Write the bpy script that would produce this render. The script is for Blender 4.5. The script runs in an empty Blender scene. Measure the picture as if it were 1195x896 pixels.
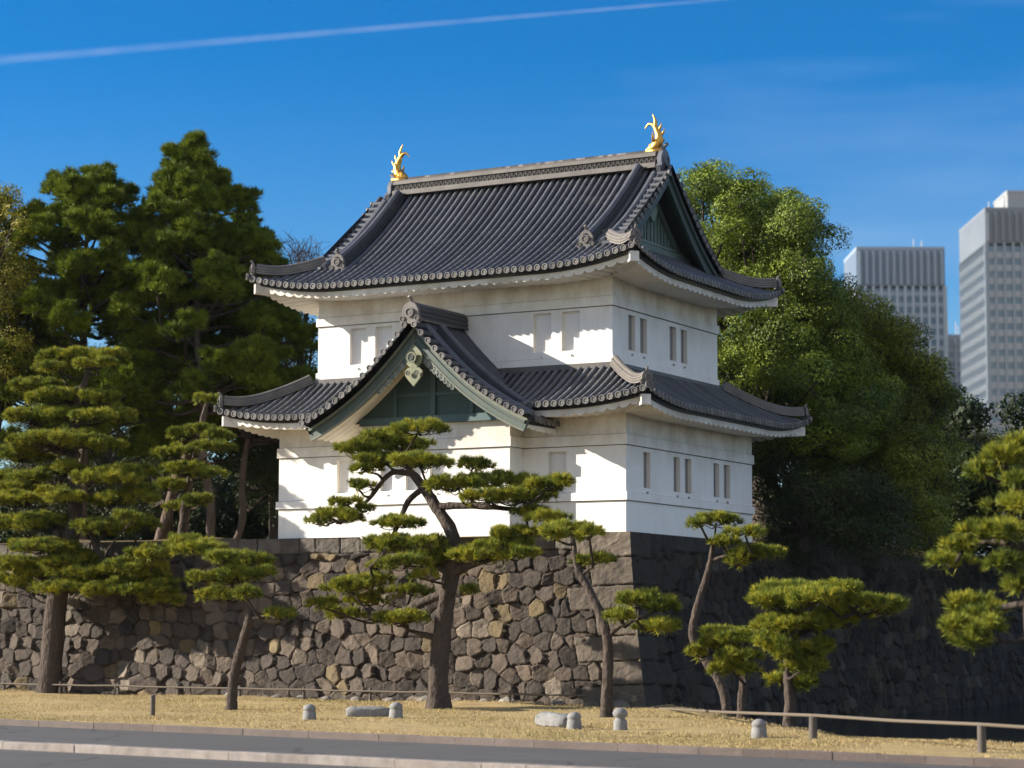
import bpy, math, random
import numpy as np

R = math.radians
rng = np.random.default_rng(7)
sc = bpy.context.scene
COL = sc.collection

# ------------------------------------------------------------------ camera
IW, IH, FPX = 1195.0, 896.0, 2582.87
CAM = np.array([28.871, -57.876, 2.3])
YAW, PITCH, ROLL = R(29.472), R(6.275), R(0.206)
FW = np.array([-math.sin(YAW) * math.cos(PITCH), math.cos(YAW) * math.cos(PITCH), math.sin(PITCH)])
_rt = np.array([math.cos(YAW), math.sin(YAW), 0.0])
_up = np.cross(_rt, FW)
RT = _rt * math.cos(ROLL) + _up * math.sin(ROLL)
UP = _up * math.cos(ROLL) - _rt * math.sin(ROLL)

cam_d = bpy.data.cameras.new('camera')
cam = bpy.data.objects.new('camera', cam_d)
COL.objects.link(cam)
from mathutils import Matrix
cam.matrix_world = Matrix(((RT[0], UP[0], -FW[0], CAM[0]), (RT[1], UP[1], -FW[1], CAM[1]),
                           (RT[2], UP[2], -FW[2], CAM[2]), (0, 0, 0, 1)))
cam_d.sensor_fit = 'HORIZONTAL'
cam_d.sensor_width = 36.0
cam_d.lens = 36.0 * FPX / IW
cam_d.clip_start = 0.5
cam_d.clip_end = 20000
cam_d.dof.use_dof = True
cam_d.dof.focus_distance = 63.0
cam_d.dof.aperture_fstop = 0.85
sc.camera = cam

# ------------------------------------------------------------------ sky and sun
SUN_AZ, SUN_EL = R(64.5), R(23.7)
TO_SUN = np.array([-math.sin(SUN_AZ) * math.cos(SUN_EL), -math.cos(SUN_AZ) * math.cos(SUN_EL), math.sin(SUN_EL)])
HAZE = 0.00004
CIRRUS, FILL_BANK = 0.30, 7.5
world = bpy.data.worlds.new('World')
sc.world = world
world.use_nodes = True
wt = world.node_tree
wt.nodes.clear()
w_out = wt.nodes.new('ShaderNodeOutputWorld')
w_bg = wt.nodes.new('ShaderNodeBackground')
w_bg.inputs['Strength'].default_value = 0.064
sky = wt.nodes.new('ShaderNodeTexSky')
sky.sky_type = 'NISHITA'
sky.sun_disc = False
sky.sun_elevation = SUN_EL
sky.sun_rotation = math.atan2(TO_SUN[0], TO_SUN[1])
sky.altitude = 0
sky.air_density = 1.0
sky.dust_density = 0.0
sky.ozone_density = 3.0
w_gam = wt.nodes.new('ShaderNodeGamma')
w_gam.inputs['Gamma'].default_value = 1.0
w_hsv = wt.nodes.new('ShaderNodeHueSaturation')
w_hsv.inputs['Saturation'].default_value = 1.55
w_hsv.inputs['Value'].default_value = 1.0
w_hsv.inputs['Hue'].default_value = 0.512
wt.links.new(sky.outputs[0], w_gam.inputs[0])
wt.links.new(w_gam.outputs[0], w_hsv.inputs['Color'])
# unseen bright cloud added as fill light, behind and right of viewer; thin cirrus elsewhere
w_tc = wt.nodes.new('ShaderNodeTexCoord')
def wmath(op, a, b_, clamp=False):
    n = wt.nodes.new('ShaderNodeMath'); n.operation = op; n.use_clamp = clamp
    for i, q in enumerate((a, b_)):
        if isinstance(q, (int, float)): n.inputs[i].default_value = q
        else: wt.links.new(q, n.inputs[i])
    return n.outputs[0]
def wnoise(scale, detail, mapping):
    mp = wt.nodes.new('ShaderNodeMapping'); mp.inputs['Scale'].default_value = mapping
    mp.inputs['Rotation'].default_value = (0, 0, 0.6)
    n = wt.nodes.new('ShaderNodeTexNoise'); n.inputs['Scale'].default_value = scale; n.inputs['Detail'].default_value = detail
    wt.links.new(w_tc.outputs['Generated'], mp.inputs[0]); wt.links.new(mp.outputs[0], n.inputs['Vector'])
    return n.outputs['Fac']
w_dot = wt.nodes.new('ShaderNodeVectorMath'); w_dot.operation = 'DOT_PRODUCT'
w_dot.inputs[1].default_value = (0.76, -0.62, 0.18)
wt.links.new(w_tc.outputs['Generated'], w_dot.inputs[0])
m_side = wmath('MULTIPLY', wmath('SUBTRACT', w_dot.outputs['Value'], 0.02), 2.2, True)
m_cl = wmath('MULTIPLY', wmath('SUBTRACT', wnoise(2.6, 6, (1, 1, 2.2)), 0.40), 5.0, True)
m_fill_bank = wmath('MULTIPLY', m_side, m_cl)
m_cir = wmath('MULTIPLY', wmath('MULTIPLY', wmath('SUBTRACT', wnoise(2.2, 7, (1, 1, 7.0)), 0.50), 2.0, True), CIRRUS)
w_mx1 = wt.nodes.new('ShaderNodeMix'); w_mx1.data_type = 'RGBA'
wt.links.new(m_cir, w_mx1.inputs['Factor']); wt.links.new(w_hsv.outputs[0], w_mx1.inputs[6]); w_mx1.inputs[7].default_value = (7.0, 7.6, 8.2, 1)
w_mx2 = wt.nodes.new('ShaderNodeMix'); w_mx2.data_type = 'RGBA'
wt.links.new(m_fill_bank, w_mx2.inputs['Factor']); wt.links.new(w_mx1.outputs[2], w_mx2.inputs[6]); w_mx2.inputs[7].default_value = (FILL_BANK, FILL_BANK * 1.02, FILL_BANK * 1.06, 1)
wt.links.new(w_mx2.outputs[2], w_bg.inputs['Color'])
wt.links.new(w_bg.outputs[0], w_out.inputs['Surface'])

sun_d = bpy.data.lights.new('sun', 'SUN')
sun = bpy.data.objects.new('sun', sun_d)
COL.objects.link(sun)
sun_d.energy = 5.0
sun_d.angle = R(0.5)
sun_d.color = (1.0, 0.93, 0.82)
from mathutils import Vector
sun.rotation_euler = Vector(TO_SUN).to_track_quat('Z', 'Y').to_euler()

sc.view_settings.view_transform = 'Standard'
sc.view_settings.look = 'None'
sc.view_settings.gamma = 1.0
sc.view_settings.exposure = 1.18
sc.render.engine = 'CYCLES'
sc.cycles.use_denoising = True
sc.cycles.max_bounces = 6
sc.cycles.diffuse_bounces = 3
sc.cycles.glossy_bounces = 2
sc.cycles.transparent_max_bounces = 8


# ------------------------------------------------------------------ helpers
def ray(px, py):
    return FW + RT * ((px - IW / 2) / FPX) + UP * ((IH / 2 - py) / FPX)


def at(px, py, y):
    """the point of the vertical plane y = const seen at a place of the view (used to survey positions)"""
    d = ray(px, py)
    return CAM + d * ((y - CAM[1]) / d[1])


def atz(px, py, z=0.0):
    d = ray(px, py)
    return CAM + d * ((z - CAM[2]) / d[2])


def ppm(p):
    return FPX / float((np.asarray(p) - CAM) @ FW)


def norm(v):
    v = np.asarray(v, float)
    return v / (np.linalg.norm(v, axis=-1, keepdims=True) + 1e-12)


class MB:
    def __init__(s):
        s.v, s.f, s.c, s.n = [], [], [], 0

    def add(s, v, f, col=(1, 1, 1)):
        v = np.asarray(v, float).reshape(-1, 3)
        f = np.asarray(f, int)
        c = np.asarray(col, float)
        c = np.broadcast_to(c, (len(v), 3)) if c.ndim == 1 else c
        s.v.append(v)
        s.f.append(f + s.n)
        s.c.append(c)
        s.n += len(v)

    def grid(s, P, col=(1, 1, 1), flip=False):
        P = np.asarray(P, float)
        a, b = P.shape[:2]
        i = np.arange(a * b).reshape(a, b)
        f = np.stack([i[:-1, :-1], i[1:, :-1], i[1:, 1:], i[:-1, 1:]], -1).reshape(-1, 4)
        if flip:
            f = f[:, ::-1]
        c = np.asarray(col, float)
        if c.ndim == 3:
            c = c.reshape(-1, 3)
        s.add(P.reshape(-1, 3), f, c)

    def hexa(s, P, col=(1, 1, 1)):
        """8 corners: bottom four (ccw), top four"""
        s.add(P, [[3, 2, 1, 0], [4, 5, 6, 7], [0, 1, 5, 4], [1, 2, 6, 5], [2, 3, 7, 6], [3, 0, 4, 7]], col)

    def box(s, lo, hi, col=(1, 1, 1)):
        x0, y0, z0 = lo
        x1, y1, z1 = hi
        s.hexa([(x0, y0, z0), (x1, y0, z0), (x1, y1, z0), (x0, y1, z0),
                (x0, y0, z1), (x1, y0, z1), (x1, y1, z1), (x0, y1, z1)], col)

    def obox(s, c, ax, ay, az, col=(1, 1, 1)):
        """oriented box: centre and three half-axis vectors"""
        c, ax, ay, az = (np.asarray(q, float) for q in (c, ax, ay, az))
        s.hexa([c - ax - ay - az, c + ax - ay - az, c + ax + ay - az, c - ax + ay - az,
                c - ax - ay + az, c + ax - ay + az, c + ax + ay + az, c - ax + ay + az], col)

    def tube(s, path, rad, seg=8, col=(1, 1, 1), rough=0.0, cap=True):
        P = np.asarray(path, float)
        r = np.broadcast_to(np.asarray(rad, float), (len(P),))
        T = norm(np.gradient(P, axis=0))
        ref = np.array([0.31, 0.17, 0.93])
        if abs(T.mean(0) @ ref) > 0.9 * np.linalg.norm(T.mean(0)):
            ref = np.array([0.93, 0.3, 0.1])
        U = norm(np.cross(T, ref))
        V = np.cross(T, U)
        th = np.arange(seg) * 2 * math.pi / seg
        rr = r[:, None] * (1 + rough * rng.normal(size=(len(P), seg)))
        Q = P[:, None] + rr[..., None] * (np.cos(th)[None, :, None] * U[:, None] + np.sin(th)[None, :, None] * V[:, None])
        n = len(P)
        i = np.arange(n * seg).reshape(n, seg)
        j = np.roll(i, -1, 1)
        f = np.stack([i[:-1], j[:-1], j[1:], i[1:]], -1).reshape(-1, 4)
        s.add(Q.reshape(-1, 3), f, col)
        if cap:
            s.add(np.vstack([Q[-1], P[-1:] + T[-1] * r[-1] * 0.5]), [[k, (k + 1) % seg, seg] for k in range(seg)], col)
            s.add(np.vstack([Q[0], P[:1]]), [[(k + 1) % seg, k, seg] for k in range(seg)], col)

    def half_tube(s, path, lat, rad, seg=6, col=(1, 1, 1)):
        P = np.asarray(path, float)
        lat = np.asarray(lat, float)
        r = np.broadcast_to(np.asarray(rad, float), (len(P),))
        T = norm(np.gradient(P, axis=0))
        N = norm(np.cross(T, lat))
        N *= np.sign(N[:, 2:3] + 1e-9)
        th = np.linspace(0, math.pi, seg)
        Q = P[:, None] + r[:, None, None] * (np.cos(th)[None, :, None] * lat + np.sin(th)[None, :, None] * N[:, None])
        s.grid(Q, col)

    def disc(s, c, nrm, up, r, depth, col=(1, 1, 1), seg=12, rim=None):
        """round tile end: a short cylinder with a raised rim"""
        c, nrm, up = np.asarray(c, float), norm(nrm), norm(up)
        lat = np.cross(up, nrm)
        th = np.arange(seg) * 2 * math.pi / seg
        ring = np.cos(th)[:, None] * lat + np.sin(th)[:, None] * up
        A = c + ring * r
        B = A + nrm * depth
        Ci = c + ring * r * 0.72 + nrm * depth
        Di = c + ring * r * 0.66 + nrm * depth * 0.55
        E = (c + nrm * depth * 0.75)[None]
        V = np.vstack([A, B, Ci, Di, E])
        f = []
        k1 = lambda k: (k + 1) % seg
        for a in range(3):
            for k in range(seg):
                f.append([a * seg + k, a * seg + k1(k), (a + 1) * seg + k1(k), (a + 1) * seg + k])
        cols = np.tile(np.asarray(col, float), (len(V), 1))
        cols[2 * seg:] *= 0.55
        s.add(V, f, cols)
        s.add(np.vstack([Di, E]), [[k, k1(k), seg] for k in range(seg)], np.asarray(col) * 0.7)

    def prism(s, poly, origin, ux, uz, depth, col=(1, 1, 1)):
        """flat outline (2D) extruded along ux x uz by depth"""
        poly = np.asarray(poly, float)
        ux, uz = np.asarray(ux, float), np.asarray(uz, float)
        nn = norm(np.cross(ux, uz))
        A = np.asarray(origin, float) + poly[:, :1] * ux + poly[:, 1:] * uz
        B = A + nn * depth
        n = len(poly)
        s.add(np.vstack([A, B]), [[k, (k + 1) % n, n + (k + 1) % n, n + k] for k in range(n)], col)
        c = A.mean(0)
        s.add(np.vstack([A, c[None]]), [[(k + 1) % n, k, n] for k in range(n)], col)
        s.add(np.vstack([B, (c + nn * depth)[None]]), [[k, (k + 1) % n, n] for k in range(n)], col)

    def build(s, name, mat, parent=None, smooth=False, loc=None):
        org = world_loc(parent) if parent is not None else np.array(loc if loc is not None else (0, 0, 0), float)
        me = bpy.data.meshes.new(name)
        V = np.concatenate(s.v) - org
        C = np.concatenate(s.c)
        loops = np.concatenate([f.ravel() for f in s.f])
        tot = np.concatenate([np.full(len(f), f.shape[1]) for f in s.f])
        start = np.concatenate([[0], np.cumsum(tot)[:-1]])
        me.vertices.add(len(V))
        me.vertices.foreach_set('co', V.astype(np.float32).ravel())
        me.loops.add(len(loops))
        me.loops.foreach_set('vertex_index', loops.astype(np.int32))
        me.polygons.add(len(tot))
        me.polygons.foreach_set('loop_start', start.astype(np.int32))
        ca = me.color_attributes.new('Col', 'FLOAT_COLOR', 'POINT')
        ca.data.foreach_set('color', np.hstack([C, np.ones((len(C), 1))]).astype(np.float32).ravel())
        me.update(calc_edges=True)
        if smooth is None:                                  # leaves and blades: flat
            me.polygons.foreach_set('use_smooth', np.zeros(len(tot), bool))
        else:
            me.polygons.foreach_set('use_smooth', np.ones(len(tot), bool))
            if not smooth:
                me.set_sharp_from_angle(angle=R(38))
        me.materials.append(mat)
        o = bpy.data.objects.new(name, me)
        COL.objects.link(o)
        if parent is not None:
            o.parent = parent
        else:
            o.location = org
        return o


def world_loc(o):
    p = np.zeros(3)
    while o is not None:
        p += np.array(o.location)
        o = o.parent
    return p


def tag(o, label=None, cat=None, group=None, kind=None):
    if label: o['label'] = label
    if cat: o['category'] = cat
    if group: o['group'] = group
    if kind: o['kind'] = kind
    return o


def empty(name, loc, label, cat, group=None):
    o = bpy.data.objects.new(name, None)
    COL.objects.link(o)
    o.location = loc
    o.empty_display_size = 0.3
    return tag(o, label, cat, group)


def smooth_path(pts, n=6):
    P = np.asarray(pts, float)
    Q = np.vstack([2 * P[0] - P[1], P, 2 * P[-1] - P[-2]])
    out = []
    for i in range(1, len(Q) - 2):
        p0, p1, p2, p3 = Q[i - 1], Q[i], Q[i + 1], Q[i + 2]
        for t in np.arange(n) / n:
            out.append(0.5 * ((2 * p1) + (-p0 + p2) * t + (2 * p0 - 5 * p1 + 4 * p2 - p3) * t * t + (-p0 + 3 * p1 - 3 * p2 + p3) * t ** 3))
    out.append(P[-1])
    return np.array(out)


# ------------------------------------------------------------------ materials
def mat(name, base=(0.5, 0.5, 0.5), rough=0.8, attr=False, noise=None, bump=None, metal=0.0, spec=0.5, transl=None, vor=None):
    """noise = (scale, amount, dark colour); bump = (scale, strength, distance)"""
    m = bpy.data.materials.new(name)
    m.use_nodes = True
    nt = m.node_tree
    N, L = nt.nodes, nt.links
    b = N['Principled BSDF']
    b.inputs['Roughness'].default_value = rough
    b.inputs['Metallic'].default_value = metal
    b.inputs['Specular IOR Level'].default_value = spec
    tc = N.new('ShaderNodeTexCoord')
    geo = N.new('ShaderNodeNewGeometry')
    src = None
    if attr:
        a = N.new('ShaderNodeAttribute')
        a.attribute_name = 'Col'
        if base == (1, 1, 1):
            src = a.outputs['Color']
        else:
            mx = N.new('ShaderNodeMix'); mx.data_type = 'RGBA'; mx.blend_type = 'MULTIPLY'
            mx.inputs['Factor'].default_value = 1
            mx.inputs[6].default_value = (*base, 1)
            L.new(a.outputs['Color'], mx.inputs[7])
            src = mx.outputs[2]
    else:
        rgb = N.new('ShaderNodeRGB'); rgb.outputs[0].default_value = (*base, 1)
        src = rgb.outputs[0]
    for nz in (noise or []):
        scale, amt, colr = nz[:3]
        tx = N.new('ShaderNodeTexNoise'); tx.inputs['Scale'].default_value = 1.0
        tx.inputs['Detail'].default_value = 6; tx.inputs['Roughness'].default_value = 0.62
        mp = N.new('ShaderNodeMapping')
        mp.inputs['Scale'].default_value = scale if isinstance(scale, tuple) else (scale,) * 3
        L.new(geo.outputs['Position'], mp.inputs[0]); L.new(mp.outputs[0], tx.inputs['Vector'])
        rp = N.new('ShaderNodeMapRange'); rp.inputs[1].default_value = nz[3] if len(nz) > 3 else 0.42; rp.inputs[2].default_value = nz[4] if len(nz) > 4 else 0.68
        rp.inputs[3].default_value = 0; rp.inputs[4].default_value = amt
        L.new(tx.outputs['Fac'], rp.inputs[0])
        mx = N.new('ShaderNodeMix'); mx.data_type = 'RGBA'
        L.new(rp.outputs[0], mx.inputs['Factor']); L.new(src, mx.inputs[6]); mx.inputs[7].default_value = (*colr, 1)
        src = mx.outputs[2]
    L.new(src, b.inputs['Base Color'])
    if bump:
        tx = N.new('ShaderNodeTexNoise'); tx.inputs['Scale'].default_value = bump[0]
        tx.inputs['Detail'].default_value = 8; tx.inputs['Roughness'].default_value = 0.65
        L.new(geo.outputs['Position'], tx.inputs['Vector'])
        h = tx.outputs['Fac']
        if vor:
            vt = N.new('ShaderNodeTexVoronoi'); vt.inputs['Scale'].default_value = 1.0
            mp = N.new('ShaderNodeMapping'); mp.inputs['Scale'].default_value = vor
            L.new(geo.outputs['Position'], mp.inputs[0]); L.new(mp.outputs[0], vt.inputs['Vector'])
            ma = N.new('ShaderNodeMath'); ma.operation = 'ADD'
            L.new(h, ma.inputs[0]); L.new(vt.outputs['Distance'], ma.inputs[1]); h = ma.outputs[0]
        bp = N.new('ShaderNodeBump'); bp.inputs['Strength'].default_value = bump[1]; bp.inputs['Distance'].default_value = bump[2]
        L.new(h, bp.inputs['Height']); L.new(bp.outputs[0], b.inputs['Normal'])
    if transl:
        tr = N.new('ShaderNodeBsdfTranslucent'); L.new(src, tr.inputs['Color'])
        mxs = N.new('ShaderNodeMixShader'); mxs.inputs[0].default_value = transl
        L.new(b.outputs[0], mxs.inputs[1]); L.new(tr.outputs[0], mxs.inputs[2])
        L.new(mxs.outputs[0], N['Material Output'].inputs['Surface'])
    return m


M_PLASTER = mat('plaster', (0.85, 0.82, 0.76), 0.75, noise=[((0.9, 0.9, 0.45), 0.32, (0.58, 0.51, 0.41), 0.47, 0.75), ((5, 5, 0.6), 0.18, (0.46, 0.41, 0.34), 0.54, 0.78), ((1.7, 1.7, 1.2), 0.22, (0.50, 0.46, 0.40), 0.56, 0.75)], bump=(9, 0.12, 0.03), spec=0.25)
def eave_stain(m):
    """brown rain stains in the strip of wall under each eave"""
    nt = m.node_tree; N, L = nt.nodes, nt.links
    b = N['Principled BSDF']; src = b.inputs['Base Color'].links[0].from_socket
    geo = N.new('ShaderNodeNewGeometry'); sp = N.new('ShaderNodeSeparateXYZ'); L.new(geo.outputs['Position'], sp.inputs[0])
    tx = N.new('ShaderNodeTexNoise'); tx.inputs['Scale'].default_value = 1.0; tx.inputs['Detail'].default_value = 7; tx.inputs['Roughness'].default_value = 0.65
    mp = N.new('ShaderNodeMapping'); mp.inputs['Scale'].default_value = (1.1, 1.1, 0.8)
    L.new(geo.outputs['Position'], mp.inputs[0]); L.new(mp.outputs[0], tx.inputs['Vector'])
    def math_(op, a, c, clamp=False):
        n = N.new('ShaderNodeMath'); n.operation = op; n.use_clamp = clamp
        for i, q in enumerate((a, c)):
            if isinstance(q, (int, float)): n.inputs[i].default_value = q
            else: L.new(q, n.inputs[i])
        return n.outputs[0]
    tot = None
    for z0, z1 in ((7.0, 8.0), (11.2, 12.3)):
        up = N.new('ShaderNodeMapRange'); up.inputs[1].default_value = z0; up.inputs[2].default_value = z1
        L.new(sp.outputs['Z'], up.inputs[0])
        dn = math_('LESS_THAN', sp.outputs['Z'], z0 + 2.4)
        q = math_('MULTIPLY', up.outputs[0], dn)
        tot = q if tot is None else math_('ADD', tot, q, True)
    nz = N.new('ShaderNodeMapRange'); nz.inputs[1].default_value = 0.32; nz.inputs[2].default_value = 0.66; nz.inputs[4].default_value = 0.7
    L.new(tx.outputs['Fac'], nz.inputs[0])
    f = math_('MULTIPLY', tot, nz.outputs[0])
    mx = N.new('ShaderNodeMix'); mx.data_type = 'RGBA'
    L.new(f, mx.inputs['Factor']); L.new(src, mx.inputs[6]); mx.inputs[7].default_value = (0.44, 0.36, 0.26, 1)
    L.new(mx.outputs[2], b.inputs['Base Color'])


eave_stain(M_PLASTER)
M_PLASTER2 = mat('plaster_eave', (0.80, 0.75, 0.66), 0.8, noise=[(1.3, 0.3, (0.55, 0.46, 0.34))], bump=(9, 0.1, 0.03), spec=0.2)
M_PANEL = mat('window_panel', (0.74, 0.72, 0.70), 0.7, noise=[((3, 3, 0.6), 0.2, (0.5, 0.47, 0.43))], spec=0.25)
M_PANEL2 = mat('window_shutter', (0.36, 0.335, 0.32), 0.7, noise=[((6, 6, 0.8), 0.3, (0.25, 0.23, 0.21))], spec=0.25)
M_LINE = mat('painted_shade', (0.16, 0.14, 0.12), 0.9)  # dark strip colour standing in for shade along the mouldings
M_TILE = mat('roof_tile', (1, 1, 1), 0.45, attr=True, noise=[(2.2, 0.35, (0.022, 0.022, 0.025)), ((0.8, 0.8, 3.0), 0.5, (0.13, 0.125, 0.115), 0.54, 0.75)], bump=(14, 0.15, 0.02), spec=0.3)
M_PATINA = mat('copper_patina', (1, 1, 1), 0.6, attr=True, noise=[((4, 4, 1.0), 0.45, (0.03, 0.07, 0.06)), (11, 0.25, (0.20, 0.22, 0.16), 0.55, 0.8)], bump=(18, 0.2, 0.02))
M_GOLD = mat('gold_leaf', (0.66, 0.37, 0.085), 0.36, metal=1.0, bump=(22, 0.4, 0.03))
M_STONE = mat('stone', (0.9, 0.9, 0.9), 0.85, attr=True, noise=[(2.6, 0.5, (0.030, 0.027, 0.024)), (10, 0.25, (0.17, 0.14, 0.105), 0.55, 0.78)], bump=(9, 0.8, 0.07), spec=0.25)
M_GRANITE = mat('granite', (0.21, 0.205, 0.195), 0.85, noise=[(14, 0.6, (0.10, 0.098, 0.095)), (3, 0.4, (0.27, 0.25, 0.22))], bump=(25, 0.4, 0.02))
M_GRASS = mat('dry_grass', (0.40, 0.30, 0.145), 0.95, noise=[(0.32, 0.45, (0.17, 0.16, 0.05), 0.5, 0.68), (3.0, 0.5, (0.24, 0.165, 0.07)), (0.8, 0.7, (0.27, 0.19, 0.115), 0.52, 0.66)], bump=(18, 0.7, 0.08), spec=0.1)
M_BLADE = mat('grass_blade', (1, 1, 1), 0.9, attr=True, transl=0.2, spec=0.1)
M_SOIL = mat('plateau_soil', (0.13, 0.09, 0.05), 0.95, noise=[(0.6, 0.6, (0.09, 0.10, 0.03))], bump=(8, 0.6, 0.08), spec=0.1)
M_ROAD = mat('asphalt', (0.078, 0.074, 0.070), 0.85, noise=[(0.25, 0.5, (0.10, 0.094, 0.088)), ((0.15, 2.5, 1), 0.4, (0.045, 0.045, 0.047)), (30, 0.4, (0.11, 0.108, 0.105), 0.55, 0.75)], bump=(60, 0.4, 0.01), spec=0.3)
def cracks(m, scale, width, colr):
    """thin sealed cracks in the asphalt"""
    nt = m.node_tree; N, L = nt.nodes, nt.links
    b = N['Principled BSDF']; src = b.inputs['Base Color'].links[0].from_socket
    geo = N.new('ShaderNodeNewGeometry')
    nz = N.new('ShaderNodeTexNoise'); nz.inputs['Scale'].default_value = 0.9; nz.inputs['Detail'].default_value = 4
    L.new(geo.outputs['Position'], nz.inputs['Vector'])
    ad = N.new('ShaderNodeVectorMath'); ad.operation = 'MULTIPLY_ADD'; ad.inputs[1].default_value = (1.6, 1.6, 0); 
    L.new(nz.outputs['Color'], ad.inputs[0]); L.new(geo.outputs['Position'], ad.inputs[2])
    v = N.new('ShaderNodeTexVoronoi'); v.feature = 'DISTANCE_TO_EDGE'; v.inputs['Scale'].default_value = scale
    L.new(ad.outputs[0], v.inputs['Vector'])
    mr = N.new('ShaderNodeMapRange'); mr.inputs[1].default_value = width; mr.inputs[2].default_value = width * 0.3; mr.inputs[3].default_value = 0; mr.inputs[4].default_value = 0.8
    L.new(v.outputs['Distance'], mr.inputs[0])
    mx = N.new('ShaderNodeMix'); mx.data_type = 'RGBA'
    L.new(mr.outputs[0], mx.inputs['Factor']); L.new(src, mx.inputs[6]); mx.inputs[7].default_value = (*colr, 1)
    L.new(mx.outputs[2], b.inputs['Base Color'])


cracks(M_ROAD, 0.17, 0.008, (0.025, 0.024, 0.023))
M_KERB = mat('kerb_stone', (1, 1, 1), 0.85, attr=True, noise=[(3, 0.5, (0.07, 0.055, 0.047)), (12, 0.3, (0.26, 0.23, 0.2), 0.55, 0.75)], bump=(20, 0.4, 0.02))
M_WATER = mat('moat_water', (0.012, 0.018, 0.016), 0.08, bump=(2.2, 0.12, 0.05))
M_BARK = mat('bark', (1, 1, 1), 0.95, attr=True, noise=[((3, 3, 1), 0.6, (0.035, 0.027, 0.022)), (14, 0.4, (0.26, 0.21, 0.17), 0.55, 0.75)], bump=(10, 0.8, 0.06), vor=(9, 9, 4), spec=0.1)
M_NEEDLE = mat('pine_needles', (1, 1, 1), 0.6, attr=True, transl=0.2, spec=0.15)
M_LEAF = mat('leaves', (1, 1, 1), 0.55, attr=True, transl=0.18, spec=0.25)
M_RAIL = mat('fence_wood', (0.11, 0.085, 0.058), 0.8, noise=[((2, 2, 6), 0.5, (0.12, 0.09, 0.06))], bump=(20, 0.3, 0.01))
M_POST = mat('fence_post', (0.10, 0.085, 0.07), 0.85, noise=[((8, 8, 2), 0.5, (0.05, 0.04, 0.035))], bump=(20, 0.3, 0.01))
M_TOWER = mat('tower_cladding', (1, 1, 1), 0.6, attr=True, noise=[(0.05, 0.2, (0.3, 0.3, 0.3))])
M_GLASS = mat('tower_glass', (1, 1, 1), 0.25, attr=True, spec=0.6)

# ------------------------------------------------------------------ setting: ground, road, kerbs, water
k1 = lambda x: -17.25 - 0.11 * x          # line of the kerb between grass and road
k2 = lambda x: -24.25 - 0.085 * x         # line of the far kerb stones (middle of the carriageway)
fence_line = lambda x: -1.0 - (x - 1.3) * 1.32


def ground_z(x, y):
    x, y = np.asarray(x, float), np.asarray(y, float)
    d = y - k1(x)
    z = 0.02 + 0.05 * np.clip(d / 12, 0, 1) + 0.05 * np.sin(x * 0.7 + 1.3) * np.sin(y * 0.9) * np.clip(d / 4, 0, 1)
    z = z + 0.05 * np.clip((y + 8) / 7, 0, 1)
    bank = y - np.where(x < 12, np.maximum(fence_line(x) + 1.4, -13.2), -13.2 - 0.35 * (x - 12) * (x > 12))
    drop = np.clip(bank / 2.2, 0, 1) * np.clip((x - 0.3) / 1.2, 0, 1)
    z = z - drop * 1.5
    z = np.where(d < -0.05, -0.18, z)
    return z


xs = np.concatenate([[-3000, -600, -150], np.arange(-70, 70.1, 0.4), [150, 600, 3000]])
dsr = np.concatenate([[-400, -90], np.arange(-24, -0.4, 0.6), [-0.08, -0.03], np.arange(0.4, 40, 0.4), [60, 140, 500, 3000]])
GX, GD = np.meshgrid(xs, dsr, indexing='ij')
GY = k1(np.clip(GX, -100, 100)) + GD                     # rows run along the kerb so that its step is clean
GY2 = GY.copy()
GZ = ground_z(GX, GY2)
GZ = np.where((np.abs(GX) > 100) | (GY > 60), -1.3, GZ)
b = MB(); b.grid(np.stack([GX, GY2, GZ], -1))
tag(b.build('ground', M_GRASS, smooth=True), kind='structure')

xr = np.arange(-90, 91, 1.0)
for nm, ya, yb, z in (('road', lambda x: k2(x) + 0.17, lambda x: k1(x) - 0.2, -0.115), ('carriageway', lambda x: k2(x) * 0 - 70, lambda x: k2(x) - 0.17, -0.13)):
    t = np.linspace(0, 1, 12)
    P = np.array([[(x, ya(x) + (yb(x) - ya(x)) * q, z + (0.02 if nm == 'road' else 0.0) * math.sin(q * math.pi)) for q in t] for x in xr])
    b = MB(); b.grid(P)
    tag(b.build(nm, M_ROAD), kind='structure')


def kerb(name, line, w, top, lo, hi, cols):
    b = MB()
    x = lo
    while x < hi:
        L = 0.9 + 0.15 * rng.random()
        c = np.array(cols[rng.integers(len(cols))]) * (0.92 + 0.16 * rng.random())
        dz, dy = rng.normal(0, 0.004), rng.normal(0, 0.004)
        g = 0.003
        P = [(x + g, line(x) - w + dy, -0.3), (x + L - g, line(x + L) - w + dy, -0.3), (x + L - g, line(x + L) + dy, -0.3), (x + g, line(x) + dy, -0.3)]
        q = 0.010
        mid = [(p[0], p[1], top + dz - q) for p in P]
        tp = [(P[0][0] + 0.004, P[0][1] + q, top + dz), (P[1][0] - 0.004, P[1][1] + q, top + dz), (P[2][0] - 0.004, P[2][1] - q, top + dz), (P[3][0] + 0.004, P[3][1] - q, top + dz)]
        V = np.array(P + mid + tp)
        F = []
        for a in (0, 4):
            for k in range(4):
                F.append([a + k, a + (k + 1) % 4, a + 4 + (k + 1) % 4, a + 4 + k])
        F.append([8, 9, 10, 11])
        b.add(V, F, c)
        x += L
    return tag(b.build(name, M_KERB), kind='structure')


kerb('kerb', k1, 0.2, 0.03, -60, 60, [(0.115, 0.085, 0.07), (0.14, 0.105, 0.088), (0.095, 0.07, 0.06)])
kerb('middle_kerb', lambda x: k2(x) + 0.15, 0.3, 0.02, -60, 60, [(0.29, 0.245, 0.21), (0.275, 0.23, 0.195), (0.31, 0.265, 0.23)])

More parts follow.
